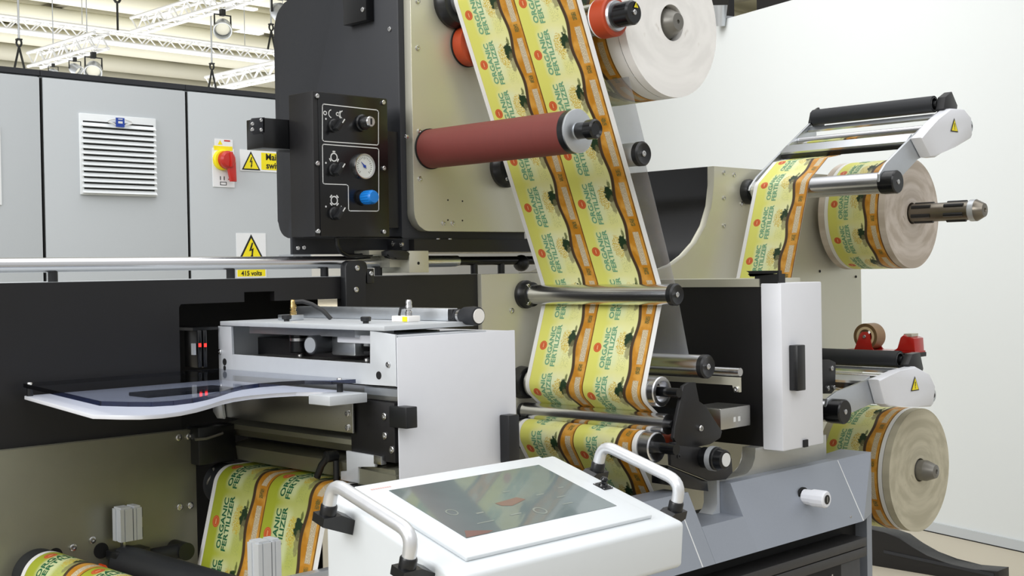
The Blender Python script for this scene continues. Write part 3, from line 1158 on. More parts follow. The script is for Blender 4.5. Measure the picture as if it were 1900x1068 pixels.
# ================================================================== TOWER
tw = thing('turret_tower', 'black and nickel tower above the press holding the upper web rollers', 'machine tower', (1.85, 0.15, 1.58))
TX0, TZ0 = at(765, 200, 'Y', 0).x, at(790, 428.5, 'Y', 0).z
TX1 = 2.035
cr = 0.04
cpts = [(TX0 + cr + cr * math.cos(R(a)), TZ0 + cr + cr * math.sin(R(a))) for a in range(180, 271, 10)]
MB().prism([(TX0, 2.5)] + cpts + [(TX1, TZ0), (TX1, 2.5)], 'Y', 0.0, 0.022, 0.0012).build('mounting_plate', ['nickel_plate'], tw)
bolts(tw, [(p[0], 0, p[1]) for p in xz(0, (775, 2), (775, 89), (778, 243), (779, 332), (823, 414), (840, 414))], (0, -1, 0), 0.0055, 0.0025)
mb = MB()
for a in ((831, 371), (858, 373), (831, 408), (858, 409)):
    p = xz(0, a)[0]
    mb.cyl((p[0], -0.0006, p[1]), (p[0], 0.001, p[1]), 0.0018, seg=10)
mb.build('pin_hole', 'dark_slot', tw)
# black cover behind the plate
yb = 0.4612
zb0, zb1 = 1.632, 2.163
rr = 0.04
prof = [(0.0225, zb0), (0.0225, 2.5), (0.2, 2.5)]
prof = [(0.0225, zb0 - 0.012), (0.0225, zb1 + 0.16), (0.20, zb1 + 0.045)]
prof += [(yb - rr * 1.3 + rr * 1.3 * math.cos(R(a)), zb1 - 0.055 + rr * 1.3 * math.sin(R(a))) for a in range(78, -1, -13)]
prof += [(yb - rr + rr * math.cos(R(a)), zb0 + rr + rr * math.sin(R(a))) for a in range(0, -91, -15)]
MB().prism(prof, 'X', 1.67, TX1 - 0.01, 0.004).build('side_cover', 'black_cover', tw)
bolts(tw, [(1.67, p[0], p[1]) for p in yz(1.67, (724, 54), (754, 254), (728, 292))], (-1, 0, 0), 0.005, 0.0035)
q0, q1 = yz(1.655, (642, 48), (684, 46))
bk = MB().box(1.648, 1.6697, q1[0], q0[0], q0[1], 2.25, 0.001).build('stop_block', 'black_gloss', tw)
bolts(tw, [(1.648, p[0], p[1]) for p in yz(1.648, (674, 18),)], (-1, 0, 0), 0.005, 0.0035)
# beam below the plate
z0 = at(800, 467, 'Y', 0.0).z
x0 = at(772, 450, 'Y', 0.0).x
MB().box(TX0 + 0.012, 2.16, 0.0235, 0.20, z0, TZ0 - 0.013).build('base_beam', 'black_gloss', tw, smooth=0)
MB().box(x0, 2.10, 0.006, 0.023, z0, TZ0 - 0.0165).build('beam_front', 'black_paint', tw, smooth=0)
bolts(tw, [(p[0], 0.012, TZ0 - 0.0168) for p in xz(0.012, (812, 441), (834, 443))], (0, 0, 1), 0.005, 0.003)
bolts(tw, [(1.67, p[0], p[1]) for p in yz(1.67, (730, 452), (745, 453))], (-1, 0, 0), 0.005, 0.0035)
MB().box(1.67, TX1, 0.0225, 0.20, z0 + 0.004, zb0 - 0.0125).build('foot', 'black_cover', tw, smooth=0)

# ------------------------------------------------------------------ control box on the tower
BX0, BX1 = 1.438, 1.618
BZ0, BZ1 = 1.621, 1.8955
cb = thing('control_box', 'black control box with switches, pressure gauge and blue knob', 'control box', (1.53, 0.04, BZ0))
MB().box(BX0, BX1, 0.0, 0.0775, BZ0, BZ1, 0.0012).build('enclosure', 'black_paint', cb)
MB().box(BX1 - 0.01, 1.6695, 0.03, 0.07, BZ0 + 0.02, BZ1 - 0.06).build('mounting_arm', 'black_plastic', cb, smooth=0)
MB().box(BX0 + 0.012, BX1 - 0.001, -0.0025, 0.0005, BZ0 + 0.001, BZ1 - 0.002, 0.0006).build('face_plate', 'black_gloss', cb)
FY = -0.0026


def F(px, py):
    p = at(px, py, 'Y', FY)
    return (p.x, p.z)


bolts(cb, [(p[0], FY, p[1]) for p in (F(588, 178), F(711, 190), F(589, 303), F(712, 312), F(590, 429), F(712, 430))], (0, -1, 0), 0.0045, 0.003)
mk = MB()
FL = FY - 0.0004


def fline(pts, wd=0.0009, closed=False):
    P = [Vector(F(*p)) for p in pts]
    n = len(P)
    for i in range(n if closed else n - 1):
        a, b = P[i], P[(i + 1) % n]
        d = (b - a).normalized()
        e = Vector((-d.y, d.x)) * wd
        a, b = a - d * wd * 0.6, b + d * wd * 0.6
        mk.poly([(a.x + e.x, FL, a.y + e.y), (a.x - e.x, FL, a.y - e.y), (b.x - e.x, FL, b.y - e.y), (b.x + e.x, FL, b.y + e.y)])


def fring(px, py, r, a0=0, a1=360, wd=0.0009):
    c = Vector(F(px, py))
    n = 14
    for i in range(n):
        q = []
        for a, rad in ((i, r + wd), (i, r - wd), (i + 1, r - wd), (i + 1, r + wd)):
            th = R(a0 + (a1 - a0) * a / n)
            q.append((c.x + rad * math.cos(th), FL, c.y + rad * math.sin(th)))
        mk.poly(q)


def fdot(px, py, r):
    c = Vector(F(px, py))
    mk.poly([(c.x + r * math.cos(R(k * 36)), FL, c.y + r * math.sin(R(k * 36))) for k in range(10)])


fline([(600, 193), (699, 204), (702, 207), (702, 266), (700, 269), (601, 262), (598, 259), (598, 196)], closed=True)
fline([(600, 267.5), (700, 275), (702.5, 278), (702.5, 389), (700, 391.5), (649, 391), (646.5, 389), (646, 345), (643, 342.5), (602, 341), (599, 339), (598, 270)], closed=True)
fring(603, 209.5, 0.0034)
fring(615.5, 211, 0.0075, 100, 260, 0.0009)
fring(626, 211.5, 0.0030)
fring(636.5, 213, 0.0075, 100, 260, 0.0009)
fline([(628, 211), (631, 206)])
fline([(628, 213), (631, 219)])
for (cx, cy, nn, st) in ((619.5, 291.5, 3, 90), (620, 371.5, 4, 45)):
    fring(cx, cy, 0.0075, 0, 360, 0.0012)
    for k in range(nn):
        a = st + 360.0 / nn * k
        fring(cx, cy, 0.0108, a - 17, a + 17, 0.0014)
for q in ((604.5, 220.5), (604.5, 302), (604.5, 383)):
    fdot(*q, 0.0019)
for q in ((632, 224), (632.5, 304), (633, 384)):
    fline([(q[0], q[1] - 2), (q[0], q[1] + 2)], 0.0008)
mk.build('panel_markings', 'mark_white', cb, smooth=0)
for (px, py) in ((618, 233), (618.5, 315), (619, 396)):
    x, z = F(px, py)
    s = MB().lathe((x, FY, z), (0, -1, 0), [(0, 0), (0, 0.0125), (0.004, 0.0125), (0.006, 0.0105), (0.014, 0.010), (0.015, 0)], 28).build('selector_switch', 'black_plastic', cb)
    d = Vector((0.62, 0, 0.78))
    e = Vector((-0.78, 0, 0.62))
    c = Vector((x, FY - 0.014, z))
    h = MB()
    P = [c + d * a + e * b for a, b in ((-0.013, -0.004), (0.013, -0.004), (0.013, 0.004), (-0.013, 0.004))]
    h.prism([(p.x, p.z) for p in P], 'Y', FY - 0.026, FY - 0.013, 0.001)
    h.build('handle', 'black_plastic', s)
    P = [c + d * a + e * b for a, b in ((0.004, -0.001), (0.0132, -0.001), (0.0132, 0.001), (0.004, 0.001))]
    MB().prism([(p.x, p.z) for p in P], 'Y', FY - 0.0266, FY - 0.0255).build('pointer_line', 'mark_white', s, smooth=0)
x, z = F(671, 228)
s = MB().lathe((x, FY, z), (0, -1, 0), [(0, 0), (0, 0.0165), (0.004, 0.0165), (0.006, 0.014), (0.012, 0.0135), (0.013, 0)], 28).build('key_switch', 'black_gloss', cb)
MB().lathe((x, FY - 0.012, z), (0, -1, 0), [(0, 0), (0, 0.0105), (0.016, 0.0105), (0.018, 0.009), (0.0182, 0)], 24).build('lock_barrel', 'bolt_steel', s)
MB().box(x - 0.0016, x + 0.0016, FY - 0.0312, FY - 0.0298, z - 0.006, z + 0.006).build('key_slot', 'dark_slot', s, smooth=0)
x, z = F(672, 309)
g = MB().lathe((x, FY, z), (0, -1, 0), [(0, 0), (0, 0.0255), (0.006, 0.0255), (0.010, 0.0245), (0.0095, 0.0225), (0.006, 0.022), (0.006, 0)], 40).build('pressure_gauge', 'bolt_steel', cb)
MB().cyl((x, FY - 0.0055, z), (x, FY - 0.0068, z), 0.0222, seg=40).build('dial', 'gauge_face', g)
mb = MB()
for k in range(21):
    a = R(225 - 270 * k / 20)
    r0 = 0.0155 if k % 5 else 0.0135
    u = Vector((math.cos(a), math.sin(a)))
    e = Vector((-u.y, u.x)) * 0.0004
    q = [u * r0 + e, u * r0 - e, u * 0.0185 - e, u * 0.0185 + e]
    mb.poly([(x + p.x, FY - 0.0072, z + p.y) for p in q])
mb.build('scale_marks', 'sign_black', g, smooth=0)
u = Vector((-0.62, 0.62)).normalized()
e = Vector((-u.y, u.x)) * 0.0016
mb = MB()
mb.prism([(x + p.x, z + p.y) for p in (u * 0.012, e, -u * 0.006, -e)], 'Y', FY - 0.0088, FY - 0.0075)
mb.cyl((x, FY - 0.0068, z), (x, FY - 0.0095, z), 0.0026, seg=12)
mb.build('needle', 'blue_badge', g, smooth=0)
x, z = F(672, 367)
s = MB().lathe((x, FY, z), (0, -1, 0), [(0, 0), (0, 0.0155), (0.008, 0.015), (0.009, 0)], 28).build('pressure_regulator', 'black_plastic', cb)
mb = MB()
mb.lathe((x, FY - 0.008, z), (0, -1, 0), [(0, 0), (0, 0.0125), (0.004, 0.0132), (0.026, 0.0132), (0.030, 0.011), (0.031, 0)], 32)
for k in range(16):
    a = 2 * PI * k / 16
    mb.cyl((x + 0.0128 * math.cos(a), FY - 0.011, z + 0.0128 * math.sin(a)), (x + 0.0128 * math.cos(a), FY - 0.033, z + 0.0128 * math.sin(a)), 0.0012, seg=6)
mb.build('blue_knob', 'blue_plastic', s)
# bracket below the box and its cable
(a, za), (b, zb) = xz(0.07, (542, 441), (722, 471))
MB().box(a, 1.70, 0.070, 0.0765, zb, BZ0 - 0.0005).build('lower_bracket', 'black_cover', cb, smooth=0)
bolts(cb, [(p[0], 0.07, p[1]) for p in xz(0.07, (552, 460), (563, 459))], (0, -1, 0), 0.0045, 0.003)
P = [at(a_, b_, 'Y', v) for a_, b_, v in ((624, 441, 0.03), (626, 455, 0.03), (632, 467, 0.035), (645, 474, 0.04), (665, 474, 0.045), (690, 471, 0.05))]
MB().tube(P, 0.0042, 10).build('cable', 'black_plastic', cb)
(a, za), (b, zb) = xz(0.072, (544, 471), (576, 478))
MB().box(a, b, 0.072, 0.12, zb, za - 0.0005).build('foot_block', 'aluminium', cb, smooth=0)
# arm to the left of the box
(a, za), (b, zb) = xz(0.078, (488, 218), (540, 277))
hb = thing('sensor_bracket', 'black box bracket with a screwed end plate sticking out left of the control box', 'bracket', ((a + b) / 2, 0.1, zb))
MB().box(a, BX0 + 0.06, 0.079, 0.135, zb, za, 0.001).build('arm_box', 'black_gloss', hb)
q = xz(0.079, (488, 217), (469, 219), (465, 225), (465, 240), (470, 250), (488, 246))
MB().prism([(q[0][0] + 0.004, q[0][1])] + q[1:5] + [(q[5][0] + 0.004, q[5][1])], 'Y', 0.079, 0.084, 0.0008).build('end_plate', 'black_cover', hb)
bolts(hb, [(p[0], 0.079, p[1]) for p in xz(0.079, (484, 223), (484, 241), (468, 230), (468, 240))], (0, -1, 0), 0.0036, 0.002)

# ================================================================== ROLLERS OF THE TOWER
x, z = 1.730, 1.8018
t = thing('rubber_roller', 'large maroon rubber roller standing out from the tower plate', 'roller', (x, 0, z))
MB().cyl((x, -0.004, z), (x, -0.393, z), 0.0398, seg=64).build('rubber_sleeve', 'maroon_rubber', t)
MB().lathe((x, 0, z), (0, -1, 0), [(0, 0.03), (0, 0.0415), (0.004, 0.0415), (0.004, 0.03)], 56).build('seal_ring', 'dark_slot', t)
MB().lathe((x, -0.393, z), (0, -1, 0), [(0, 0), (0, 0.0402), (0.014, 0.0402), (0.014, 0)], 56).build('end_ring', 'black_plastic', t)
MB().lathe((x, -0.407, z), (0, -1, 0), [(0, 0), (0, 0.0405), (0.003, 0.0405), (0.004, 0.039), (0.004, 0.016), (0.006, 0.016), (0.006, 0)], 56).build('end_flange', 'aluminium', t)
MB().lathe((x, -0.412, z), (0, -1, 0), [(0, 0), (0, 0.015), (0.022, 0.015), (0.023, 0.018), (0.040, 0.018), (0.043, 0.015), (0.040, 0.011), (0.040, 0)], 40).build('hub_knob', 'black_gloss', t)

GR = 'smooth idler rollers the web runs over'
t = roller('turn_roller', 'upper turn roller with black flange the printed web hangs over', 1.7985, 2.1075, 0.030, 0, -0.39, 'aluminium', 0.052, flange_bolts=False)
bolts(t, [(1.7985 + 0.040 * math.cos(a), -0.022, 2.1075 + 0.040 * math.sin(a)) for a in (R(160), R(205))], (0, -1, 0), 0.004, 0.003)
# orange driven roller behind the web
x, z = 1.836, 2.0235
t = thing('orange_roller', 'orange rubber roller behind the web with a black end knob', 'roller', (x, 0, z))
MB().lathe((x, 0, z), (0, -1, 0), [(0, 0), (0, 0.0445), (0.004, 0.0445), (0.004, 0)], 48).build('seal_ring', 'dark_slot', t)
MB().lathe((x, -0.0035, z), (0, -1, 0), [(0, 0), (0, 0.043), (0.026, 0.043), (0.028, 0.033), (0.028, 0)], 48).build('rubber_collar', 'orange_rubber', t)
MB().cyl((x, -0.03, z), (x, -0.392, z), 0.031, seg=48).build('sleeve', 'chrome', t)
MB().lathe((x, -0.376, z), (0, -1, 0), [(0, 0), (0, 0.037), (0.004, 0.037), (0.004, 0)], 48).build('white_ring', 'paper_white', t)
MB().lathe((x, -0.380, z), (0, -1, 0), [(0, 0), (0, 0.038), (0.030, 0.038), (0.033, 0.035), (0.033, 0)], 48).build('rubber_end', 'orange_rubber', t)
MB().lathe((x, -0.412, z), (0, -1, 0), [(0, 0), (0, 0.030), (0.006, 0.028), (0.006, 0)], 40).build('end_flange', 'aluminium', t)
MB().lathe((x, -0.416, z), (0, -1, 0), [(0, 0), (0, 0.023), (0.038, 0.023), (0.042, 0.020), (0.042, 0)], 40).build('end_knob', 'black_gloss', t)
bolts(t, [(x, -0.458, z)], (0, -1, 0), 0.005, 0.003)
mb = MB()
tri_sign(mb, (x + 0.004, -0.4583, z + 0.008), 0.013, 0, 1, 'mark')
mb.build('warning_triangle', ['sign_black', 'sign_yellow'], t, smooth=0)

roller('idler_roller', 'grey idler roller with a black cap at the right edge of the tall web', 1.942, 1.7735, 0.0232, 0, -0.378, 'lamp_shell', 0.044, group=GR)
roller('idler_roller', 'chrome idler roller crossing in front of the tall web at mid height', 1.9965, 1.4975, 0.0212, 0, -0.412, 'chrome', 0.031, group=GR)
roller('idler_roller', 'chrome idler roller just behind the lower bend of the web', 2.076, 1.3515, 0.0232, 0, -0.425, 'chrome', 0.034, group=GR)

# silver roller the web turns round below
WX, WZ, WR = 1.9885, 1.3055, 0.0315
t = thing('turn_roller', 'polished hollow-ended turn roller in the lower bend of the tall web', 'roller', (WX, 0, WZ))
MB().lathe((WX, -0.03, WZ), (0, -1, 0), [(0, 0), (0, WR - 0.0012), (0.356, WR - 0.0012), (0.358, WR - 0.003), (0.358, 0.021), (0.340, 0.018), (0.340, 0)], 56).build('sleeve', 'chrome', t)
MB().cyl((WX, -0.36, WZ), (WX, -0.43, WZ), 0.0095, seg=24).build('shaft', 'black_gloss', t)
MB().lathe((WX - 0.006, 0, WZ), (0, -1, 0), [(0, 0), (0, 0.036), (0.024, 0.034), (0.0245, 0)], 40).build('bearing_flange', 'black_plastic', t)
# nip bar
t = thing('nip_roller', 'polished nip roller between the upper and lower turn rollers', 'roller', (1.985, 0, 1.2425))
MB().cyl((1.985, -0.012, 1.2425), (1.985, -0.405, 1.2425), 0.0203, seg=48).build('sleeve', 'chrome', t)
MB().lathe((1.985, 0, 1.2425), (0, -1, 0), [(0, 0), (0, 0.018), (0.011, 0.018), (0.012, 0)], 32).build('bearing', 'black_plastic', t)
MB().cyl((1.985, -0.405, 1.2425), (1.985, -0.4165, 1.2425), 0.009, seg=24).build('shaft', 'black_gloss', t)
# lower roller
VX, VZ, VR = 1.9575, 1.1995, 0.0312
t = thing('turn_roller', 'polished turn roller with black shaft below the nip roller', 'roller', (VX, 0, VZ))
MB().lathe((VX, -0.03, VZ), (0, -1, 0), [(0, 0), (0, VR - 0.0012), (0.366, VR - 0.0012), (0.368, VR - 0.004), (0.364, VR - 0.010), (0.364, 0)], 56).build('sleeve', 'chrome', t)
MB().cyl((VX, -0.39, VZ), (VX, -0.445, VZ), 0.011, seg=24).build('shaft', 'black_gloss', t)
MB().lathe((VX, 0, VZ), (0, -1, 0), [(0, 0), (0, 0.034), (0.026, 0.034), (0.027, 0)], 40).build('bearing_flange', 'black_plastic', t)

# ------------------------------------------------------------------ the tall printed web and its continuation
HX, HZ, HR = 1.9965, 1.4975, 0.0218
TRX, TRZ, TRR = 1.7985, 2.1075, 0.0305
# tangent line from the left of the top roller to the right of the chrome roller (crossing belt)
dx, dz = HX - TRX, HZ - TRZ
D = math.hypot(dx, dz)
base = math.atan2(dz, dx)
off = math.acos((HR + TRR) / D)
aT = math.degrees(base - off)              # contact angle on the top roller
aH = aT + 180
path = arc(TRX, TRZ, TRR, 35, aT + 360, 16)
# chrome roller to the lower turn roller: another crossing tangent
dx2, dz2 = WX - HX, WZ - HZ
D2 = math.hypot(dx2, dz2)
base2 = math.atan2(dz2, dx2)
off2 = math.acos((HR + WR) / D2)
bH = math.degrees(base2 + off2)
path += arc(HX, HZ, HR, aH % 360 if aH % 360 < 180 else aH % 360 - 360, bH, 10)
bW = bH + 180
path += arc(WX, WZ, WR, bW, 233, 14)
path += arc(1.985, 1.2425, 0.0208, 53, -123, 16)
path += arc(VX, VZ, VR + 0.0003, 57.4, 212, 16)
e0 = path[-1]
path += [(e0[0] + 0.0265 * 6, e0[1] - 0.0424 * 6)]
# work out the phase so that stamps land where the photograph shows them
def stamp_phase(path, x, z):
    best, s = (9, 0), 0
    for a, b in zip(path, path[1:]):
        a, b = Vector(a), Vector(b)
        L = (b - a).length
        for k in range(21):
            q = a.lerp(b, k / 20)
            d = (q - Vector((x, z))).length
            if d < best[0]:
                best = (d, s + L * k / 20)
        s += L
    return (CIRC * PITCH - best[1]) % PITCH
sp_ = at(984, 398, 'Y', -0.068)
ph = stamp_phase(path, sp_.x, sp_.z)
web_strip('printed_web', path, -0.038, -0.3705, 'wide printed web running down the tower and round the rollers', phase=ph, side=-1)

# clear film behind it
q = at(1252, 530, 'Y', -0.37)
q2 = at(1284, 640, 'Y', -0.37)
fp = [(1.8800, 2.03), (1.9668, 1.795), (1.9672, 1.755), (q.x, q.z), (2.100, 1.356)]
mb = MB()
for a, b in zip(fp, fp[1:]):
    mb.prism([a, b, (b[0] + 0.0006, b[1]), (a[0] + 0.0006, a[1])], 'Y', -0.05, -0.372)
one(mb, 'laminate_film', 'clear_film', 'strip of clear film running behind the right edge of the tall web', 'film', smooth=0)

# ------------------------------------------------------------------ white roll, top right
rx, rz_ = at(1232, 45, 'Y', -0.385).x, at(1232, 45, 'Y', -0.385).z
t = printed_roll('label_roll', rx, rz_, 0.147, -0.385, -0.20, 'big roll with a white wound edge at the top behind the web', 'roll_edge_white', 0.1663, 0.03, 0.036, None)
MB().cyl((rx, 0.0, rz_), (rx, -0.386, rz_), 0.0295, seg=32).build('shaft', 'brushed_steel', t)
MB().lathe((rx, -0.384, rz_), (0, -1, 0), [(0, 0), (0, 0.0315), (0.006, 0.0315), (0.007, 0.030), (0.012, 0.030), (0.034, 0.019), (0.037, 0.017), (0.037, 0.004), (0.034, 0.004), (0.034, 0)], 40).build('hub_cone', 'hub_grey', t)

# ------------------------------------------------------------------ outer bracket plate, box and knob below
OY = -0.425
t = thing('roller_bracket', 'black shaped bracket plate carrying the ends of the lower rollers', 'bracket', (2.02, OY, 1.1))
q = xz(OY, (1268, 716), (1279, 709), (1291, 709), (1297, 745), (1309, 752), (1340, 800), (1337, 812), (1318, 824), (1292, 829), (1258, 826), (1250, 812), (1253, 790))
MB().prism(q, 'Y', OY, OY + 0.008, 0.001).build('plate', 'black_paint', t)
q = xz(OY, (1243, 822), (1258, 818), (1300, 829), (1358, 850), (1360, 876), (1348, 889), (1319, 892), (1246, 863))
MB().prism(q, 'Y', OY + 0.0005, OY + 0.0085, 0.001).build('lower_plate', 'black_paint', t)
q = xz(OY, (1246, 864), (1319, 893), (1321, 912), (1246, 900))
MB().prism(q, 'Y', OY + 0.0085, OY + 0.05, 0.001).build('angle', 'black_gloss', t)
bolts(t, [(p[0], OY, p[1]) for p in xz(OY, (1298, 794),)], (0, -1, 0), 0.0065, 0.006)
bolts(t, [(p[0], OY, p[1]) for p in xz(OY, (1259, 846),)], (0, -1, 0), 0.0045, 0.002, 'black_plastic')
x, z = xz(OY, (1306, 848))[0]
t = thing('adjusting_knob', 'round black adjusting knob with a white face on the lower bracket', 'knob', (x, OY, z))
MB().lathe((x, OY, z), (0, -1, 0), [(0, 0), (0, 0.021), (0.020, 0.021), (0.022, 0.0235), (0.034, 0.0235), (0.036, 0.021), (0.052, 0.0195), (0.054, 0.017), (0.054, 0)], 40).build('grip', 'black_gloss', t)
MB().lathe((x, OY - 0.018, z), (0, -1, 0), [(0, 0.0238), (0, 0.0245), (0.012, 0.0245), (0.012, 0.0238), (0, 0.0238)], 40).build('scale_ring', 'lamp_shell', t)
MB().cyl((x, OY - 0.0535, z), (x, OY - 0.0552, z), 0.0135, seg=32).build('white_face', 'mark_white', t)
# steel box
BYF = -0.40
(a, za), (b, zb) = xz(BYF, (1337, 756), (1393, 797))
za = at(1337, 758.5, 'Y', BYF).z
zb = at(1337, 798, 'Y', BYF).z
t = thing('sensor_box', 'brushed steel box beside the black bracket plate', 'box', ((a + b) / 2, -0.34, zb))
MB().box(a, b, BYF, BYF + 0.085, zb, za, 0.002).build('housing', 'brushed_steel', t)
(x, z), = xz(BYF, (1367, 777))
mb = MB()
for k in (-1, 1):
    mb.box(x + k * 0.008 - 0.004, x + k * 0.008 + 0.004, BYF - 0.0006, BYF + 0.001, z - 0.005, z + 0.005)
mb.build('stamped_mark', 'mark_white', t, smooth=0)
MB().box(a - 0.06, a + 0.04, BYF + 0.086, 0.0, zb + 0.012, za - 0.012).build('mounting_bar', 'black_gloss', t, smooth=0)
# doctor bar
bx = 2.125
(y0, z0), (y1, z1) = yz(bx, (1245, 694), (1372, 700))
t = thing('scraper_bar', 'flat nickel bar with a turned-down end under the chrome roller', 'bar', (bx, -0.2, 1.28))
zt = at(1367, 700, 'X', bx).z
ye = at(1372, 700, 'X', bx).y
zl = at(1367, 727, 'X', bx).z
MB().prism([(0.0, zt), (ye, zt), (ye, zl), (ye + 0.013, zl), (ye + 0.018, zt - 0.016), (0.0, zt - 0.016)], 'X', bx, bx + 0.006).build('blade', 'nickel_plate', t, smooth=0)
MB().cyl((bx + 0.012, 0, zt + 0.010), (bx + 0.012, ye + 0.006, zt + 0.010), 0.0085, seg=24).build('rod', 'chrome', t)
bolts(t, [(bx, ye + 0.007, zl + 0.006)], (-1, 0, 0), 0.006, 0.005)
# small orange ink collar glimpsed behind
(x, z), = xz(-0.30, (1232, 818))
one(MB().cyl((2.02, -0.3, 1.20), (2.02, -0.39, 1.20), 0.018, seg=32), 'orange_collar', 'orange_rubber', 'small orange collar half hidden behind the black bracket plate', 'collar')

# ================================================================== RIGHT GUARD
GY = -0.42
GX0 = 2.30
g_y0 = at(1412, 600, 'X', GX0).y          # inner edge of the white front
g_y1 = at(1450, 600, 'X', GX0).y          # front corner
g_zt = at(1412, 525, 'X', GX0).z
g_zb = at(1412, 833, 'X', GX0).z
GX1 = at(1527, 700, 'Y', g_y1).x
gd = thing('side_guard', 'black and white guard door standing out to the right of the web', 'guard', ((GX0 + GX1) / 2, -0.2, g_zb))
MB().box(GX0 + 0.001, GX1 - 0.002, g_y0 + 0.001, -0.0005, g_zb + 0.006, g_zt - 0.008).build('inner_panel', 'black_paint', gd, smooth=0)
MB().box(GX0, GX1, g_y1, g_y0, g_zb, g_zt, 0.003).build('front_cover', 'white_paint', gd)
ztop = at(1400, 517, 'X', GX0).z
MB().box(GX0 - 0.003, GX1 - 0.002, g_y0 + 0.002, -0.0005, at(1399, 532, 'X', GX0).z, ztop).build('top_rail', 'nickel_plate', gd, smooth=0)
(a, za), (b, zb) = xz(g_y1, (1463, 640), (1481, 722))
h = MB().box(a, b - 0.004, g_y1 - 0.022, g_y1 - 0.0005, zb, za, 0.002).build('door_handle', 'black_plastic', gd)
# hook over the top
hy = at(1412, 516, 'X', GX0).y
k0, k1 = at(1400, 520, 'X', GX0).y, at(1446, 520, 'X', GX0).y
hz = at(1420, 502, 'X', GX0).z
MB().prism([(k0 + 0.02, hz), (k1, hz), (k1, hz - 0.022), (k1 + 0.004, hz - 0.022), (k1 + 0.004, hz - 0.006), (k0 + 0.016, hz - 0.006), (k0 + 0.010, hz - 0.012), (k0 + 0.014, hz - 0.003)], 'X', GX0 - 0.002, GX0 + 0.01).build('hook_plate', 'black_plastic', gd, smooth=0)
MB().box(GX0 + 0.001, GX0 + 0.03, k1 + 0.005, k0, g_zt - 0.006, hz - 0.007).build('hook_block', 'black_plastic', gd, smooth=0)
(x, z), = xz(-0.2, (1465, 516))
MB().cyl((GX0 + 0.10, -0.2, g_zt - 0.01), (GX0 + 0.10, -0.2, z), 0.012, seg=20).build('top_knob', 'black_plastic', gd)
# ================================================================== GREY BASE CONSOLE
yB, yT = -0.50, -0.436
zB = at(1606, 965, 'Y', yB).z
zTp = 1.1095
BXL = 1.45
XR0 = 2.556
n0 = xz(yT + 0.02, (1300, 890))[0][0]
nr = at(1358, 896, 'Y', -0.44).x            # right edge of the notch
nl = at(1300, 955, 'Y', -0.465).x           # left edge of the notch
nz = at(1380, 957, 'Y', -0.466).z           # notch floor
def yface(z):
    return yB + (z - zB) / (zTp - zB) * (yT - yB)
bs = thing('base_console', 'grey sloping base console under the guard', 'machine base', (2.0, -0.3, 0))
def facep(ztop, back):
    return [(yB, zB), (yface(ztop), ztop), (back, ztop), (back, zB)]
mb = MB()
mb.prism(facep(zTp, -0.376), 'X', nr, XR0, 0.0015)
mb.prism(facep(nz, -0.376), 'X', nl - 0.0005, nr + 0.0005)
mb.prism(facep(zTp, -0.376), 'X', BXL, nl, 0.0015)
mb.build('front_panel', 'base_grey', bs)
# raised steel flange in two curved lips
p0, p1 = at(1340, 900, 'Y', -0.40), at(1402, 843, 'Y', -0.40)
fx = at(1392, 880, 'Y', -0.40).x
lip = [(nr - 0.003, zTp + 0.001)]
cxr = at(1395, 870, 'Y', -0.40).x
rl_ = 0.045
lip = [(nr, zTp - 0.001), (nr, zTp + 0.0035), (cxr - rl_, zTp + 0.0035)]
lip += [(cxr - rl_ + rl_ * math.sin(R(a)), zTp + 0.0035 + rl_ - rl_ * math.cos(R(a))) for a in range(10, 91, 10)]
lip += [(cxr, zTp + 0.055), (XR0 - 0.004, zTp + 0.055), (XR0 - 0.004, zTp - 0.001)]
MB().prism(lip, 'Y', -0.376, -0.41, 0.001).build('steel_flange', 'flange_steel', bs)
lip = [(nr - 0.001, nz), (nr - 0.001, zTp + 0.0034), (nr - 0.010, zTp + 0.0034), (nr - 0.010, nz + 0.020), (nr - 0.016, nz + 0.008), (nr - 0.028, nz + 0.0004)]
MB().prism(lip, 'Y', -0.376, -0.41).build('notch_flange', 'anodised', bs, smooth=50)
# right end plate and panel lines
e_t = at(1616, 838, 'Y', -0.455)
XE = e_t.x
mb = MB()
f_ = [mb.bm.verts.new(p) for p in ((XR0, yT, zTp), (XE, -0.455, e_t.z), (XE, -0.455, zB - 0.004), (XR0, yB, zB))]
k_ = [mb.bm.verts.new(p) for p in ((XR0, -0.376, zTp), (XE, -0.376, e_t.z), (XE, -0.376, zB - 0.004), (XR0, -0.376, zB))]
mb.face([f_[0], f_[1], f_[3]])
mb.face([f_[1], f_[2], f_[3]])
mb.face(k_)
for a_, b_ in ((0, 1), (1, 2), (2, 3), (3, 0)):
    mb.face([f_[a_], f_[b_], k_[b_], k_[a_]])
mb.build('end_facet', 'base_grey', bs, smooth=0)
MB().box(XE - 0.022, XE, -0.4545, -0.376, 0.0, zB - 0.0045).build('corner_post', 'base_grey', bs, smooth=0)
for xx in (1.9624, XR0 - 0.0015):
    mb = MB()
    mb.prism([(yB - 0.0008, zB + 0.001), (yface(zTp) - 0.0008, zTp - 0.001), (yface(zTp) + 0.002, zTp - 0.001), (yB + 0.002, zB + 0.001)], 'X', xx - 0.0012, xx + 0.0012)
    mb.build('panel_seam', 'mark_white', bs, smooth=0)
bolts(bs, [(at(1576, 958, 'Y', yB + 0.01).x, yface(at(1576, 958, 'Y', yB + 0.01).z), at(1576, 958, 'Y', yB + 0.01).z)], (0, -1, 0), 0.003, 0.002)
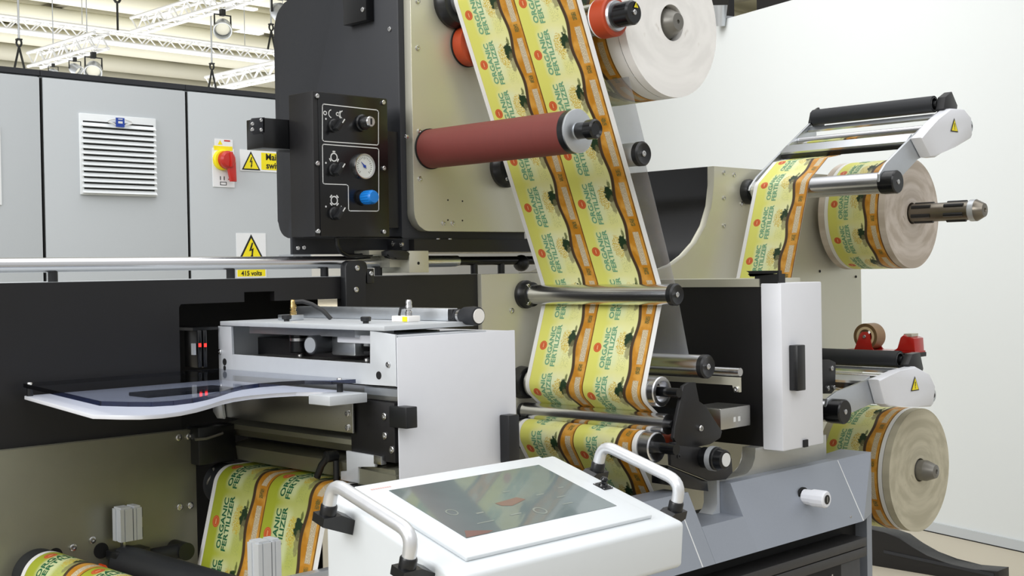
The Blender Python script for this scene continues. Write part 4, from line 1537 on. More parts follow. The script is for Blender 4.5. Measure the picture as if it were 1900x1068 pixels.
# white spindle knob
kz = at(1512, 915, 'Y', -0.46).z
kx = at(1497, 916, 'Y', -0.47).x
yk = yface(kz)
kn = thing('spindle_knob', 'white cylindrical knob on the sloping grey console', 'knob', (kx, yk, kz))
MB().lathe((kx, yk + 0.006, kz), (0, -1, 0), [(0, 0), (0, 0.020), (0.005, 0.020), (0.005, 0)], 32).build('seat_ring', 'dark_slot', kn)
MB().lathe((kx, yk - 0.001, kz), (0, -1, 0), [(0, 0), (0, 0.0165), (0.020, 0.0165), (0.021, 0.0185), (0.052, 0.0185), (0.055, 0.016), (0.055, 0)], 14).build('grip', 'white_paint', kn, smooth=20)
MB().lathe((kx, yk - 0.0555, kz), (0, -1, 0), [(0, 0), (0, 0.010), (0.0012, 0.010), (0.0012, 0)], 24).build('end_mark', 'black_gloss', kn)
MB().box(kx - 0.0012, kx + 0.0012, yk - 0.0575, yk - 0.0566, kz - 0.006, kz + 0.006).build('slot', 'bolt_steel', kn, smooth=0)
# latch block between guard and console
(a, za), (b, zb) = xz(yT, (1490, 828), (1523, 860))
t = thing('latch_block', 'black latch block clamped under the white guard door', 'latch', ((a + b) / 2, yT, zb))
MB().box(a - 0.06, b, yT + 0.004, yT + 0.075, zTp + 0.0555, zTp + 0.079, 0.001).build('block', 'black_plastic', t)
(c0, q0), (c1, q1) = xz(g_y1, (1489, 816), (1497, 828))
MB().box(c0, c1, g_y1 - 0.004, g_y1 - 0.0006, q1, q0).build('catch', 'dark_slot', t, smooth=0)
# drawers under the console
DY = -0.455
dz0 = at(1609, 995, 'Y', DY).z
MB().box(BXL, XE - 0.0225, DY + 0.03, -0.12, 0.3, zB - 0.0055).build('recess', 'dark_slot', bs, smooth=0)
dr = thing('drawer_unit', 'dark grey drawer unit below the console at the bottom edge', 'drawers', (2.0, -0.3, 0))
(x1, z1), = xz(-0.485, (1608, 996))
zd1 = z1
zd2 = at(1611, 1012, 'Y', -0.485).z
zd3 = at(1611, 1030, 'Y', -0.485).z
MB().box(BXL, x1 - 0.0, -0.485, DY + 0.029, zd2 + 0.001, zd1, 0.001).build('top_rail', 'dark_drawer', dr)
MB().box(BXL, x1 - 0.0, -0.485, DY + 0.029, zd3, zd2 - 0.001, 0.001).build('middle_rail', 'dark_drawer', dr)
d1 = MB().box(BXL, x1 - 0.018, -0.478, DY + 0.029, 0.55, zd3 - 0.003, 0.001).build('drawer', 'dark_drawer', dr)
(a, za), (b, zb) = xz(-0.478, (1490, 1062), (1560, 1084))
MB().box(a, b, -0.4795, -0.4775, zb, za).build('handle_recess', 'dark_slot', d1, smooth=0)
p = xz(-0.48, (1540, 1063))[0]
MB().cyl((p[0], -0.4795, p[1] - 0.004), (p[0], -0.486, p[1] - 0.004), 0.003, seg=12).build('lock', 'bolt_steel', d1)
MB().box(BXL, XR0 - 0.001, DY + 0.03, -0.12, 0.0, 0.2995).build('plinth', 'dark_drawer', dr, smooth=0)
# ------------------------------------------------------------------ curved black foot to the right
fp_ = at(1770, 1074, 'Z', 0.0)
FXX = fp_.x
q = yz(FXX, (1590, 975), (1640, 987), (1668, 996), (1692, 1014), (1720, 1030), (1755, 1045), (1800, 1055), (1852, 1059))
t = thing('stand_foot', 'black curved foot of a stand on the floor behind the lowest roll', 'foot', (FXX, q[3][0], 0))
MB().prism(q + [(q[-1][0], 0.001), (q[0][0], 0.001)], 'X', FXX, FXX + 0.12, 0.004).build('curved_blade', 'black_paint', t)
MB().prism([(q[-1][0] + 0.02, 0.06), (q[1][0], 0.09), (q[1][0], 0.075), (q[-1][0] + 0.02, 0.045)], 'X', FXX - 0.004, FXX - 0.0002).build('side_rib', 'black_cover', t, smooth=0)
MB().box(3.0, 3.42, 0.021, 0.4, 0.0, 0.56).build('rear_pedestal', 'black_paint', fr, smooth=0)

# ================================================================== RIGHT ARMS AND ROLLS
def arm(px, pz, ang, label, roll_lab, knob_lab, top_lab, wide, nearlab=True):
    e1 = Vector((math.cos(R(ang)), 0, math.sin(R(ang))))
    e2 = Vector((-math.sin(R(ang)), 0, math.cos(R(ang))))
    O = Vector((px, 0, pz))
    def L(s, t_): 
        p = O + e1 * s + e2 * t_
        return (p.x, p.z)
    t = thing('rider_swing_frame', label, 'arm', (px, -0.2, pz), 'silver swing arms of the rewinders')
    bar = [(-0.022, 0.018), (-0.012, 0.033), (0.03, 0.036), (0.16, 0.018), (0.345, -0.012), (0.40, -0.05), (0.39, -0.11), (0.30, -0.092), (0.168, -0.043), (0.04, -0.028), (-0.012, -0.022)]
    MB().prism([L(*p) for p in bar], 'Y', -0.405, -0.398, 0.001).build('near_side_plate', 'aluminium', t)
    far = [(-0.022, 0.018), (-0.012, 0.024), (0.03, 0.026), (0.16, 0.015), (0.345, -0.002), (0.36, -0.02), (0.34, -0.045), (0.168, -0.020), (0.04, -0.022), (-0.012, -0.020)]
    MB().prism([L(*p) for p in far], 'Y', -0.028, -0.021, 0.001).build('far_side_plate', 'aluminium', t)
    cov = [(0.165, 0.020), (0.215, 0.012), (0.270, 0.006), (0.345, -0.008), (0.408, -0.050), (0.428, -0.090), (0.405, -0.128), (0.392, -0.130), (0.300, -0.098), (0.236, -0.072), (0.200, -0.062), (0.178, -0.046)]
    cv = MB().prism([L(*p) for p in cov], 'Y', -0.436, -0.4055, 0.004).build('end_cover', 'white_paint', t)
    pl = MB()
    c = L(0.424, -0.112)
    pl.lathe((c[0], -0.400, c[1]), (0, -1, 0), [(0, 0), (0, 0.018), (0.026, 0.018), (0.026, 0.006), (0.02, 0.006), (0.02, 0)], 28)
    pl.build('pivot_boss', 'aluminium', t)
    c = L(0.424, -0.112)
    MB().cyl((c[0], -0.4262, c[1]), (c[0], -0.43, c[1]), 0.006, seg=16).build('pivot_hole', 'dark_slot', t)
    c = L(0.318, -0.062)
    sg = MB()
    tri_sign(sg, (c[0] + 0.004, -0.4365, c[1]), 0.036, 0, 1, 'mark')
    sg.build('warning_triangle', ['sign_black', 'sign_yellow'], cv, smooth=0)
    # crossbars between the side plates
    def cross(s, t_, ws, wt, m, nm):
        P = [L(s + a * ws, t_ + b * wt) for a, b in ((-1, -1), (1, -1), (1, 1), (-1, 1))]
        return MB().prism(P, 'Y', -0.0285, -0.3975, 0.0008).build(nm, m, t)
    cross(0.175, 0.020 - 0.006, 0.018, 0.0035, 'aluminium', 'cross_bar')
    cross(0.157, 0.004, 0.003, 0.006, 'black_plastic', 'cross_bar_lip')
    c = L(0.255, -0.008)
    MB().cyl((c[0], -0.0285, c[1]), (c[0], -0.3975, c[1]), 0.009, seg=24).build('tie_rod', 'chrome', t)
    cross(0.318, -0.012, 0.010, 0.003, 'aluminium', 'end_bar')
    # bracket ears holding the black roller
    for y0, y1, m in ((-0.400, -0.4045, 'near'), (-0.020, -0.0285, 'far')):
        P = [L(*p) for p in ((0.335, 0.0), (0.362, 0.018), (0.40, 0.010), (0.405, -0.035), (0.385, -0.05), (0.34, -0.025))]
        MB().prism(P, 'Y', y0, y1 - (0.018 if m == 'near' else 0), 0.0015).build('roller_ear', 'black_plastic', t)
    # pivot roller
    t2 = thing('pivot_roller', roll_lab, 'roller', (px, -0.2, pz), GR)
    MB().cyl((px, -0.029, pz), (px, -0.397, pz), 0.0262, seg=48).build('sleeve', 'chrome', t2)
    MB().lathe((px, -0.397, pz), (0, -1, 0), [(-0.0005, 0), (-0.0005, 0.0275), (0.006, 0.0275), (0.007, 0.0285), (0.038, 0.0285), (0.041, 0.026), (0.041, 0)], 44).build('end_cap', 'black_gloss', t2)
    bolts(t2, [(px, -0.438, pz)], (0, -1, 0), 0.006, 0.002)
    MB().lathe((px, 0.0, pz), (0, -1, 0), [(0, 0), (0, 0.033), (0.010, 0.034), (0.020, 0.030), (0.0205, 0)], 40).build('bearing_flange', 'black_plastic', t2)
    bolts(t2, [(px - 0.028 * math.cos(a), -0.012, pz + 0.028 * math.sin(a)) for a in (0.7, -0.7)], (0, -1, 0), 0.004, 0.004)
    # black rider roller
    c = L(0.352, 0.006)
    t3 = thing('rider_roller', top_lab, 'roller', (c[0], -0.2, c[1]), 'black rubber rider rollers')
    MB().lathe((c[0], -0.034, c[1]), (0, -1, 0), [(0, 0), (0, 0.0215), (0.358, 0.0215), (0.358, 0.017), (0.350, 0.016), (0.350, 0)], 44).build('rubber_sleeve', 'black_rubber', t3)
    MB().lathe((c[0], -0.392, c[1]), (0, -1, 0), [(-0.0005, 0.0155), (-0.0005, 0.0175), (0.0007, 0.0175), (0.0007, 0.0155), (-0.0005, 0.0155)], 40).build('steel_rim', 'bolt_steel', t3)
    MB().cyl((c[0], -0.0287, c[1]), (c[0], -0.3995, c[1]), 0.008, seg=20).build('shaft', 'black_plastic', t3)
    return t, L


UPX, UPZ, UPA = 2.8445, 1.7485, 36.5
t, LU = arm(UPX, UPZ, UPA, 'upper silver swing arm with a white end cover and warning triangle', 'chrome pivot roller of the upper swing arm with a black end cap', '', 'black rubber rider roller at the end of the upper swing arm', True)
LPX, LPZ, LPA = 2.5885, 1.2150, 15.0
t, LL = arm(LPX, LPZ, LPA, 'lower silver swing arm with a white end cover and warning triangle', 'lower chrome pivot roller whose black cap shows right of the guard', '', 'black rubber rider roller just below the red tape dispenser', True)
# black bearing plate on the lower arm beside the guard
q = xz(-0.36, (1515, 668), (1540, 667), (1551, 672), (1550, 722), (1543, 730), (1515, 730))
t = thing('bearing_plate', 'black bearing plate with screws right of the white guard door', 'bracket', (q[0][0], -0.36, q[4][1]))
MB().prism(q, 'Y', -0.36, -0.35, 0.001).build('plate', 'black_paint', t)
MB().box(q[0][0] + 0.01, q[0][0] + 0.03, -0.3495, -0.0005, q[4][1] + 0.02, q[0][1] - 0.02).build('stay', 'black_paint', t, smooth=0)
bolts(t, [(p[0], -0.36, p[1]) for p in xz(-0.36, (1543, 683), (1536, 720), (1547, 719))], (0, -1, 0), 0.006, 0.003)

# upper roll, shaft
RX, RZ, RR_ = 3.312, 1.6905, 0.1535
t = printed_roll('label_roll', RX, RZ, RR_, -0.206, -0.040, 'upper rewound label roll on a long slotted steel shaft', 'roll_edge_buff', 0.0, 0.02, 0.030, None)
sh = MB()
sh.lathe((RX, -0.0, RZ), (0, -1, 0), [(0, 0), (0, 0.0255), (0.395, 0.0255), (0.398, 0.029), (0.415, 0.029), (0.436, 0.018), (0.437, 0.006), (0.434, 0.005), (0.434, 0)], 40)
so = sh.build('shaft', 'shaft_steel', t)
for k in range(6):
    a = R(22 + 60 * k)
    c = Vector((RX + 0.0235 * math.cos(a), 0, RZ + 0.0235 * math.sin(a)))
    for y0, y1 in ((-0.235, -0.29), (-0.33, -0.385)):
        MB().tube([(c.x, y0, c.z), (c.x, (y0 + y1) / 2, c.z), (c.x, y1, c.z)], 0.0062, 8).build('slot', 'black_plastic', so)
MB().lathe((RX, -0.400, RZ), (0, -1, 0), [(-0.002, 0.0292), (-0.002, 0.0296), (0.014, 0.0296), (0.014, 0.0292), (-0.002, 0.0292)], 40).build('end_ring', 'lamp_shell', so)
# lower roll
SX_, SZ_, SR_ = 3.052, 1.0195, 0.158
t = printed_roll('label_roll', SX_, SZ_, SR_, -0.356, -0.190, 'lower rewound label roll with a pale ring on its buff edge', 'roll_edge_olive', 0.1663, 0.05, 0.030, None)
MB().lathe((SX_, -0.3572, SZ_), (0, -1, 0), [(-0.003, SR_ * 0.805), (0.0008, SR_ * 0.805), (0.0008, SR_ * 0.822), (-0.003, SR_ * 0.822)], 72).build('edge_line', 'paper_white', t)
MB().cyl((SX_, 0, SZ_), (SX_, -0.36, SZ_), 0.026, seg=32).build('shaft', 'brushed_steel', t)
MB().lathe((SX_, -0.358, SZ_), (0, -1, 0), [(0, 0), (0, 0.026), (0.035, 0.0265), (0.037, 0.0265), (0.062, 0.017), (0.064, 0.006), (0.060, 0.005), (0.060, 0)], 36).build('hub_cone', 'hub_grey', t)

# split web up to the upper arm
p0 = at(1366, 516, 'Y', -0.04)
r_ = 0.0268
a_end = UPA + 90
v = Vector((UPX - p0.x, UPZ - p0.z))
ta = math.degrees(math.atan2(v.y, v.x)) + math.degrees(math.acos(0)) 
dd = v.length
ang0 = math.degrees(math.atan2(-v.y, -v.x)) - math.degrees(math.acos(r_ / dd))
while ang0 < 90:
    ang0 += 360
if ang0 > 300:
    ang0 -= 360
lowx = (p0.x - 0.10 * v.x / dd, p0.z - 0.10 * v.y / dd)
up = [lowx, (p0.x, p0.z)] + arc(UPX, UPZ, r_, ang0, a_end, 10)
LUs = [LU(0.30, r_ - 0.004), LU(0.318, r_ - 0.014)]
up2 = up + [LU(0.10, 0.0245), LU(0.155, -0.004), LU(0.245, -0.0185)] + [LU(0.29, -0.028)] + arc(LU(0.29, -0.055)[0], LU(0.29, -0.055)[1], 0.026, 100, 10, 8)
up2 = up2[::-1]
pu = stamp_phase(up2, *(lambda q: (q.x, q.z))(at(1402, 413, 'Y', -0.06)))
web_strip('printed_web', up2, -0.040, -0.206, 'narrow slit web climbing to the upper swing arm', phase=pu, lanes=(0,), side=-1)
# split web of the lower arm
lw_ = [LL(-0.12, -0.05), LL(0.0, 0.0272), LL(0.10, 0.020), LL(0.16, -0.010), LL(0.25, -0.0195), LL(0.29, -0.03)][::-1]
web_strip('printed_web', lw_, -0.190, -0.355, 'short slit web seen inside the lower swing arm', lanes=(1,), u0=0.1663, side=-1)

# ------------------------------------------------------------------ tape dispenser
dx_ = 3.02
dyc = -0.17
tz_ = at(1608, 641, 'Y', -0.16).z
dc = at(1606, 624, 'Y', -0.16)
dx_ = dc.x
dyc = -0.16
rr_ = 0.036
zf = dc.z - 0.040
sh_ = MB().box(dx_ - 0.03, dx_ + 0.055, -0.31, -0.0005, zf - 0.012, zf - 0.0005)
t = thing('tape_dispenser', 'red tape dispenser with a roll of brown tape behind the lower rider roller', 'tape dispenser', (dx_, dyc, zf))
def cheek(x):
    return MB().prism([(dyc - 0.032, zf), (dyc - 0.020, zf + 0.010), (dyc - 0.016, dc.z + 0.004), (dyc - 0.008, dc.z + 0.013), (dyc + 0.008, dc.z + 0.013), (dyc + 0.016, dc.z + 0.004), (dyc + 0.030, zf + 0.006), (dyc + 0.034, zf)], 'X', x, x + 0.004, 0.001).build('cheek', 'dispenser_red', t)
cheek(dx_ - 0.006)
cheek(dx_ + 0.046)
MB().box(dx_ - 0.006, dx_ + 0.050, dyc - 0.15, dyc + 0.06, zf, zf + 0.004).build('base_plate', 'dispenser_red', t, smooth=0)
MB().lathe((dx_ - 0.007, dyc, dc.z), (-1, 0, 0), [(0, 0), (0, 0.005), (0.002, 0.004), (0.002, 0)], 16).build('axle', 'bolt_steel', t)
MB().prism([(dyc - 0.085, zf + 0.004), (dyc - 0.100, zf + 0.012), (dyc - 0.106, zf + 0.040), (dyc - 0.116, zf + 0.048), (dyc - 0.126, zf + 0.040), (dyc - 0.135, zf + 0.042), (dyc - 0.146, zf + 0.038), (dyc - 0.148, zf + 0.004)], 'X', dx_ - 0.004, dx_ + 0.048, 0.002).build('cutter_block', 'dispenser_red', t)
MB().box(dx_ + 0.004, dx_ + 0.040, dyc - 0.135, dyc - 0.112, zf + 0.0425, zf + 0.050).build('cutter_blade', 'nickel_plate', t, smooth=0)
tr = thing('tape_roll', 'roll of brown packing tape held in the red dispenser', 'tape', (dx_ + 0.02, dyc, dc.z - rr_))
MB().lathe((dx_ - 0.0015, dyc, dc.z), (1, 0, 0), [(0, 0.027), (0, rr_), (0.046, rr_), (0.046, 0.027), (0, 0.027)], 48).build('tape', ['tape_brown'], tr)
MB().lathe((dx_ - 0.0017, dyc, dc.z), (1, 0, 0), [(0, 0.0275), (0, rr_ - 0.0006), (0.0004, rr_ - 0.0006), (0.0004, 0.0275), (0, 0.0275)], 48).build('tape_side', 'tape_edge', tr)
MB().lathe((dx_ - 0.0015, dyc, dc.z), (1, 0, 0), [(0, 0.020), (0, 0.0268), (0.046, 0.0268), (0.046, 0.020), (0, 0.020)], 40).build('cardboard_core', 'cardboard', tr)
one(sh_, 'shelf', 'black_paint', 'small black shelf on the end of the press under the tape dispenser', 'shelf', smooth=0)

# ================================================================== INSPECTION UNIT
IX = 1.23
iu = thing('inspection_unit', 'white and aluminium camera inspection unit standing out from the black panel', 'inspection unit', (1.35, -0.25, 1.2))
yo, yi, yj, yk_ = 0.0, -0.034, -0.4235, -0.4845
zt_, zb_ = 1.4605, 1.4108
# U-shaped side frame with bent-in lips
u = [(yo + 0.010, zt_), (yi, zt_), (yi, zb_), (yj, zb_ - 0.001), (yj, zt_ + 0.001), (yk_, zt_ - 0.004), (yk_, 1.378), (yi, 1.3755), (yi, 1.336), (yo + 0.010, 1.336)]
MB().prism(u, 'X', IX, IX + 0.004, 0.0008).build('side_frame', 'anodised', iu)
MB().box(IX + 0.0045, 1.44, 0.0115 - 0.012, -0.010, 1.336, zt_).build('inner_post', 'anodised', iu, smooth=0)
bolts(iu, [(IX, p[0], p[1]) for p in yz(IX, (409, 652), (721, 676))], (-1, 0, 0), 0.0045, 0.003)
mb = MB()
for a in ((417, 671), (703, 696)):
    p = yz(IX, a)[0]
    mb.cyl((IX - 0.0006, p[0], p[1]), (IX + 0.001, p[0], p[1]), 0.0062, seg=20)
p = yz(IX, (417, 682))[0]
mb.cyl((IX - 0.0006, p[0], p[1]), (IX + 0.001, p[0], p[1]), 0.004, seg=16)
mb.build('round_hole', 'dark_slot', iu)
# interior
MB().box(IX + 0.005, 1.42, yj + 0.0, yi, zb_ - 0.006, zb_ - 0.002).build('inner_deck', 'brushed_steel', iu, smooth=0)
MB().box(1.37, 1.375, yj + 0.002, -0.011, zb_ - 0.001, zt_ - 0.004).build('rear_wall', 'olive_steel', iu, smooth=0)
MB().box(IX + 0.006, 1.42, yj - 0.001, yj - 0.06, 1.378, zt_ - 0.006).build('inner_end', 'anodised', iu, smooth=0)
bolts(iu, [(p.x, p.y, zb_ - 0.002) for p in (at(453, 650, 'Z', zb_), at(513, 643, 'Z', zb_), at(558, 658, 'Z', zb_), at(682, 666, 'Z', zb_))], (0, 0, 1), 0.006, 0.004)
# top plate and its two frames
MB().box(IX - 0.002, 1.415, -0.461, 0.0, zt_ + 0.0012, zt_ + 0.009, 0.001).build('top_plate', 'anodised', iu)
MB().box(IX + 0.02, IX + 0.10, -0.36, -0.06, zt_ - 0.012, zt_ + 0.0008).build('camera_carrier', 'aluminium', iu, smooth=0)
ztp = zt_ + 0.009
# camera below the plate
p = at(546, 634, 'X', IX + 0.045)
cm = MB().lathe((IX + 0.055, p.y, zt_ - 0.0125), (0, 0, -1), [(0, 0), (0, 0.017), (0.006, 0.017), (0.007, 0.0155), (0.012, 0.0155), (0.013, 0.0172), (0.030, 0.0172), (0.032, 0.015), (0.032, 0)], 32).build('camera_lens', 'black_gloss', iu)
MB().lathe((IX + 0.055, p.y, zt_ - 0.0195), (0, 0, -1), [(0, 0.0157), (0, 0.0164), (0.005, 0.0164), (0.005, 0.0157), (0, 0.0157)], 32).build('focus_ring', 'bolt_steel', cm)
# focusing drum
p = at(601, 638, 'X', IX + 0.03)
dm = MB().lathe((IX + 0.022, p.y, p.z), (-1, -0.15, 0), [(-0.02, 0), (-0.02, 0.0155), (0.020, 0.0155), (0.022, 0.0145), (0.022, 0)], 36).build('adjusting_drum', 'black_rubber', iu)
MB().lathe((IX + 0.022, p.y, p.z), (-1, -0.15, 0), [(0.0215, 0), (0.0215, 0.0125), (0.0228, 0.0125), (0.0228, 0)], 36).build('drum_face', 'lamp_shell', dm)
MB().box(IX + 0.036, IX + 0.085, p.y - 0.075, p.y - 0.012, p.z - 0.018, zt_ - 0.0125, 0.003).build('gear_housing', 'aluminium', iu)
MB().box(IX + 0.05, IX + 0.06, yj + 0.002, p.y - 0.08, p.z - 0.002, p.z + 0.004).build('slide_rail', 'chrome', iu, smooth=0)
MB().box(IX + 0.05, IX + 0.07, yj + 0.002, p.y - 0.08, p.z - 0.014, p.z - 0.010).build('cable_guide', 'black_plastic', iu, smooth=0)
# bar on the top plate and its knob
MB().box(1.39, 1.412, -0.425, -0.0, ztp + 0.0005, 1.4905, 0.001).build('cross_bar', 'aluminium', iu)
MB().box(1.39, 1.412, -0.436, -0.4255, ztp + 0.003, 1.489, 0.001).build('bar_end', 'black_plastic', iu)
kc = Vector((1.401, -0.436, 1.4785))
kk = MB().lathe(kc, (0, -1, 0), [(0, 0), (0, 0.011), (0.004, 0.011), (0.006, 0.0075), (0.012, 0.0075), (0.014, 0.012), (0.020, 0.0145), (0.040, 0.0155), (0.050, 0.0145), (0.051, 0.0125), (0.051, 0)], 36).build('clamp_knob', 'black_rubber', iu)
MB().lathe(kc, (0, -1, 0), [(0.0508, 0), (0.0508, 0.0118), (0.0522, 0.0118), (0.0522, 0)], 36).build('knob_face', 'paper_white', kk)
MB().lathe(kc, (0, -1, 0), [(0.0055, 0), (0.0055, 0.0102), (0.011, 0.0102), (0.011, 0)], 30).build('collar', 'bolt_steel', kk)
# connectors on the top plate
for (px, py, cx0, cx1, cab, nm) in ((537, 582, -0.02, 0.055, True, 'brass'), (752, 598, -0.03, 0.02, False, 'bolt_steel')):
    p = at(px, py, 'X', 1.30 if cab else 1.34)
    b_ = MB().box(p.x - 0.004, p.x + 0.022, p.y - 0.012 + 0 * cx0, p.y + 0.030, ztp + 0.0003, ztp + 0.010, 0.001).build('sensor_block', 'aluminium' if cab else 'paper_white', iu)
    c = Vector((p.x + 0.008, p.y, ztp + 0.010))
    MB().lathe(c, (0, 0, 1), [(0, 0), (0, 0.0062), (0.006, 0.0062), (0.007, 0.005), (0.010, 0.005), (0.011, 0.0058), (0.016, 0.0058), (0.018, 0.005), (0.022, 0.0055), (0.026, 0.004), (0.027, 0)], 18).build('connector', nm, b_)
    if cab:
        MB().tube([c + Vector((0, 0, 0.022)) + d for d in (Vector((0, 0, 0)), Vector((0.012, -0.012, 0.001)), Vector((0.024, -0.022, -0.004)), Vector((0.038, -0.036, -0.016)), Vector((0.048, -0.046, -0.031)))], 0.0038, 10).build('cable', 'black_plastic', b_)
    else:
        MB().box(p.x - 0.0046, p.x - 0.0042, p.y - 0.010, p.y + 0.002, ztp + 0.001, ztp + 0.009).build('yellow_label', 'sign_yellow', b_, smooth=0)
        MB().tube([c + Vector((-0.002, 0.004, 0.014)), c + Vector((-0.004, 0.016, 0.012)), c + Vector((-0.002, 0.022, 0.002)), c + Vector((0, 0.022, -0.0097))], 0.0022, 8).build('cable', 'black_plastic', b_)
for px, py in ((539, 587), (686, 590)):
    p = at(px, py, 'X', 1.285)
    MB().lathe((p.x - 0.008, p.y, ztp), (0, 0, 1), [(0, 0), (0, 0.005), (0.003, 0.005), (0.004, 0.0085), (0.010, 0.009), (0.011, 0.007), (0.011, 0)], 10).build('thumb_screw', 'black_plastic', iu, smooth=20)
# white front cover
cy = -0.487
cx1 = at(957, 700, 'Y', cy).x
cz0 = 1.205
cv = MB().box(IX + 0.0015, cx1, cy, yk_ - 0.0005 + 0.0, cz0, 1.4525, 0.0012).build('front_cover', 'white_paint', iu)
MB().box(1.30, cx1 - 0.004, yk_ - 0.0, -0.001, cz0 + 0.01, 1.4375).build('body', 'black_paint', iu, smooth=0)
MB().box(1.26, cx1 - 0.0005, yk_ + 0.0005, -0.30, 1.4385, 1.4515, 0.001).build('cover_top', 'white_paint', iu)
q0, q1 = xz(cy - 0.012, (936, 770), (957, 856))
MB().box(q0[0], q1[0], cy - 0.022, cy - 0.0005, q1[1], q0[1], 0.0015).build('cover_handle', 'black_plastic', iu)
(ya, za), (yb2, zb2) = yz(IX, (727, 752), (760, 795))
MB().box(IX - 0.006, IX + 0.016, yb2, ya, zb2, za, 0.0015).build('corner_block', 'black_plastic', iu)
q = yz(IX - 0.002, (403, 742), (420, 744), (424, 776), (412, 775), (404, 762))
MB().prism(q, 'X', IX - 0.012, IX - 0.0065, 0.0006).build('side_bracket', 'aluminium', iu)
# below the beam: slide, apron, end plate, rails
MB().box(IX + 0.012, IX + 0.05, -0.482, -0.010, 1.354, 1.3745).build('slide_profile', 'brushed_steel', iu, smooth=0)
MB().box(IX + 0.006, IX + 0.014, -0.482, -0.40, 1.362, 1.3735).build('slide_nose', 'aluminium', iu, smooth=0)
MB().prism([(-0.002, 1.3005), (-0.384, 1.3005), (-0.384, 1.362), (-0.002, 1.350)], 'X', IX - 0.006, IX - 0.002, 0.0008).build('apron_plate', 'brushed_steel', iu)
bolts(iu, [(IX - 0.006, p[0], p[1]) for p in yz(IX - 0.006, (646, 767), (646, 793))], (-1, 0, 0), 0.005, 0.004)
MB().box(IX + 0.001, IX + 0.06, -0.4775, -0.37, 1.262, 1.353, 0.001).build('end_plate', 'black_paint', iu)
bolts(iu, [(IX + 0.001, p[0], p[1]) for p in yz(IX, (713, 772), (714, 808), (735 - 8, 834))], (-1, 0, 0), 0.0055, 0.003)
MB().box(IX + 0.05, 1.46, -0.47, -0.001, 1.228, 1.35).build('rear_box', 'dark_slot', iu, smooth=0)
MB().prism([(IX + 0.010, 1.277), (IX + 0.004, 1.280), (IX + 0.004, 1.288), (IX + 0.03, 1.292), (IX + 0.049, 1.292), (IX + 0.049, 1.270), (IX + 0.02, 1.266)], 'Y', -0.466, -0.001, 0.0008).build('upper_rail', 'olive_steel', iu)
MB().prism([(IX + 0.012, 1.225), (IX + 0.006, 1.250), (IX + 0.049, 1.256), (IX + 0.049, 1.226)], 'Y', -0.470, -0.001, 0.0008).build('lower_rail', 'olive_steel', iu)
# clamp with a black lever on the rail
p = at(616, 846, 'X', IX - 0.004)
lv = MB().lathe((IX - 0.004, p.y, p.z), (-1, 0, 0), [(-0.008, 0), (-0.008, 0.009), (0.012, 0.009), (0.013, 0.006), (0.013, 0)], 20).build('clamp_lever', 'black_plastic', iu)
MB().tube([(IX - 0.012, p.y, p.z), (IX - 0.016, p.y + 0.012, p.z - 0.014), (IX - 0.018, p.y + 0.022, p.z - 0.034)], 0.0055, 12).build('lever_arm', 'black_plastic', lv)
MB().cyl((IX - 0.002, p.y - 0.008, p.z - 0.006), (IX - 0.002, p.y - 0.008, p.z - 0.042), 0.005, seg=14).build('spindle', 'black_plastic', lv)
q = yz(IX - 0.003, (642, 836), (695, 845), (695, 866), (664, 865), (664, 896), (632, 890), (632, 874), (644, 874))
MB().prism(q, 'X', IX - 0.003, IX + 0.003, 0.0006).build('clamp_bracket', 'anodised', iu)
q = yz(IX - 0.006, (695, 843), (709, 846), (709, 862), (695, 860))
MB().prism(q, 'X', IX - 0.008, IX + 0.003, 0.0006).build('clamp_nut', 'bolt_steel', iu)
q = yz(IX, (664, 868), (735, 883), (735, 905), (664, 898))
MB().prism(q, 'X', IX + 0.0, IX + 0.012).build('lower_lip', 'olive_steel', iu, smooth=0)
# fibre amplifiers in the opening
t = thing('sensor_amplifier', 'pair of black sensor amplifiers with red lights in the dark opening', 'sensor', (1.2, 0.05, 1.30))
for k, px in enumerate((371, 381)):
    a, b = at(px - 5, 612, 'Y', -0.0), at(px + 4, 682, 'Y', -0.0)
    MB().box(a.x, b.x, -0.001, 0.045, b.z, a.z, 0.002).build('amplifier', 'black_gloss', t)
    c = at(px, 640, 'Y', -0.0015)
    MB().box(c.x - 0.0022, c.x + 0.0022, -0.0022, -0.0005, c.z - 0.003, c.z + 0.003).build('red_light', 'led_red', t, smooth=0)
a, b = at(359, 637, 'Y', 0.0), at(364, 658, 'Y', 0.0)
MB().box(a.x, b.x, 0.0, 0.008, b.z, a.z).build('terminal', 'lamp_shell', t, smooth=0)
a, b = at(360, 608, 'Y', 0.0), at(388, 612, 'Y', 0.0)
MB().box(a.x, b.x + 0.02, 0.004, PB + 0.159, b.z, a.z).build('mounting_rail', 'black_gloss', t, smooth=0)

# ------------------------------------------------------------------ clear table over white tray
ol = [(0.8686, -0.006), (1.2215, -0.006), (1.2215, -0.396), (1.185, -0.385), (1.162, -0.345), (1.128, -0.332), (1.089, -0.329), (1.050, -0.342), (1.014, -0.367), (0.975, -0.402), (0.935, -0.434), (0.900, -0.455), (0.868, -0.462), (0.842, -0.452), (0.824, -0.425), (0.806, -0.383)]
tb_ = thing('inspection_table', 'clear acrylic table with a wavy edge over a white tray', 'table', (1.05, -0.2, 1.36))
ac = MB().prism(ol, 'Z', 1.380, 1.386, 0).build('acrylic_sheet', 'acrylic', tb_, smooth=50)
rim = MB()
n = len(ol)
for i in range(n):
    a, b = Vector(ol[i]), Vector(ol[(i + 1) % n])
    d = (b - a).normalized() * 0.0016
    e = Vector((d.y, -d.x))
    if i == 1:
        continue
    rim.prism([tuple(a), tuple(b), tuple(b - e), tuple(a - e)], 'Z', 1.3799, 1.3861)
rim.build('polished_edge', 'acrylic_edge', ac, smooth=0)
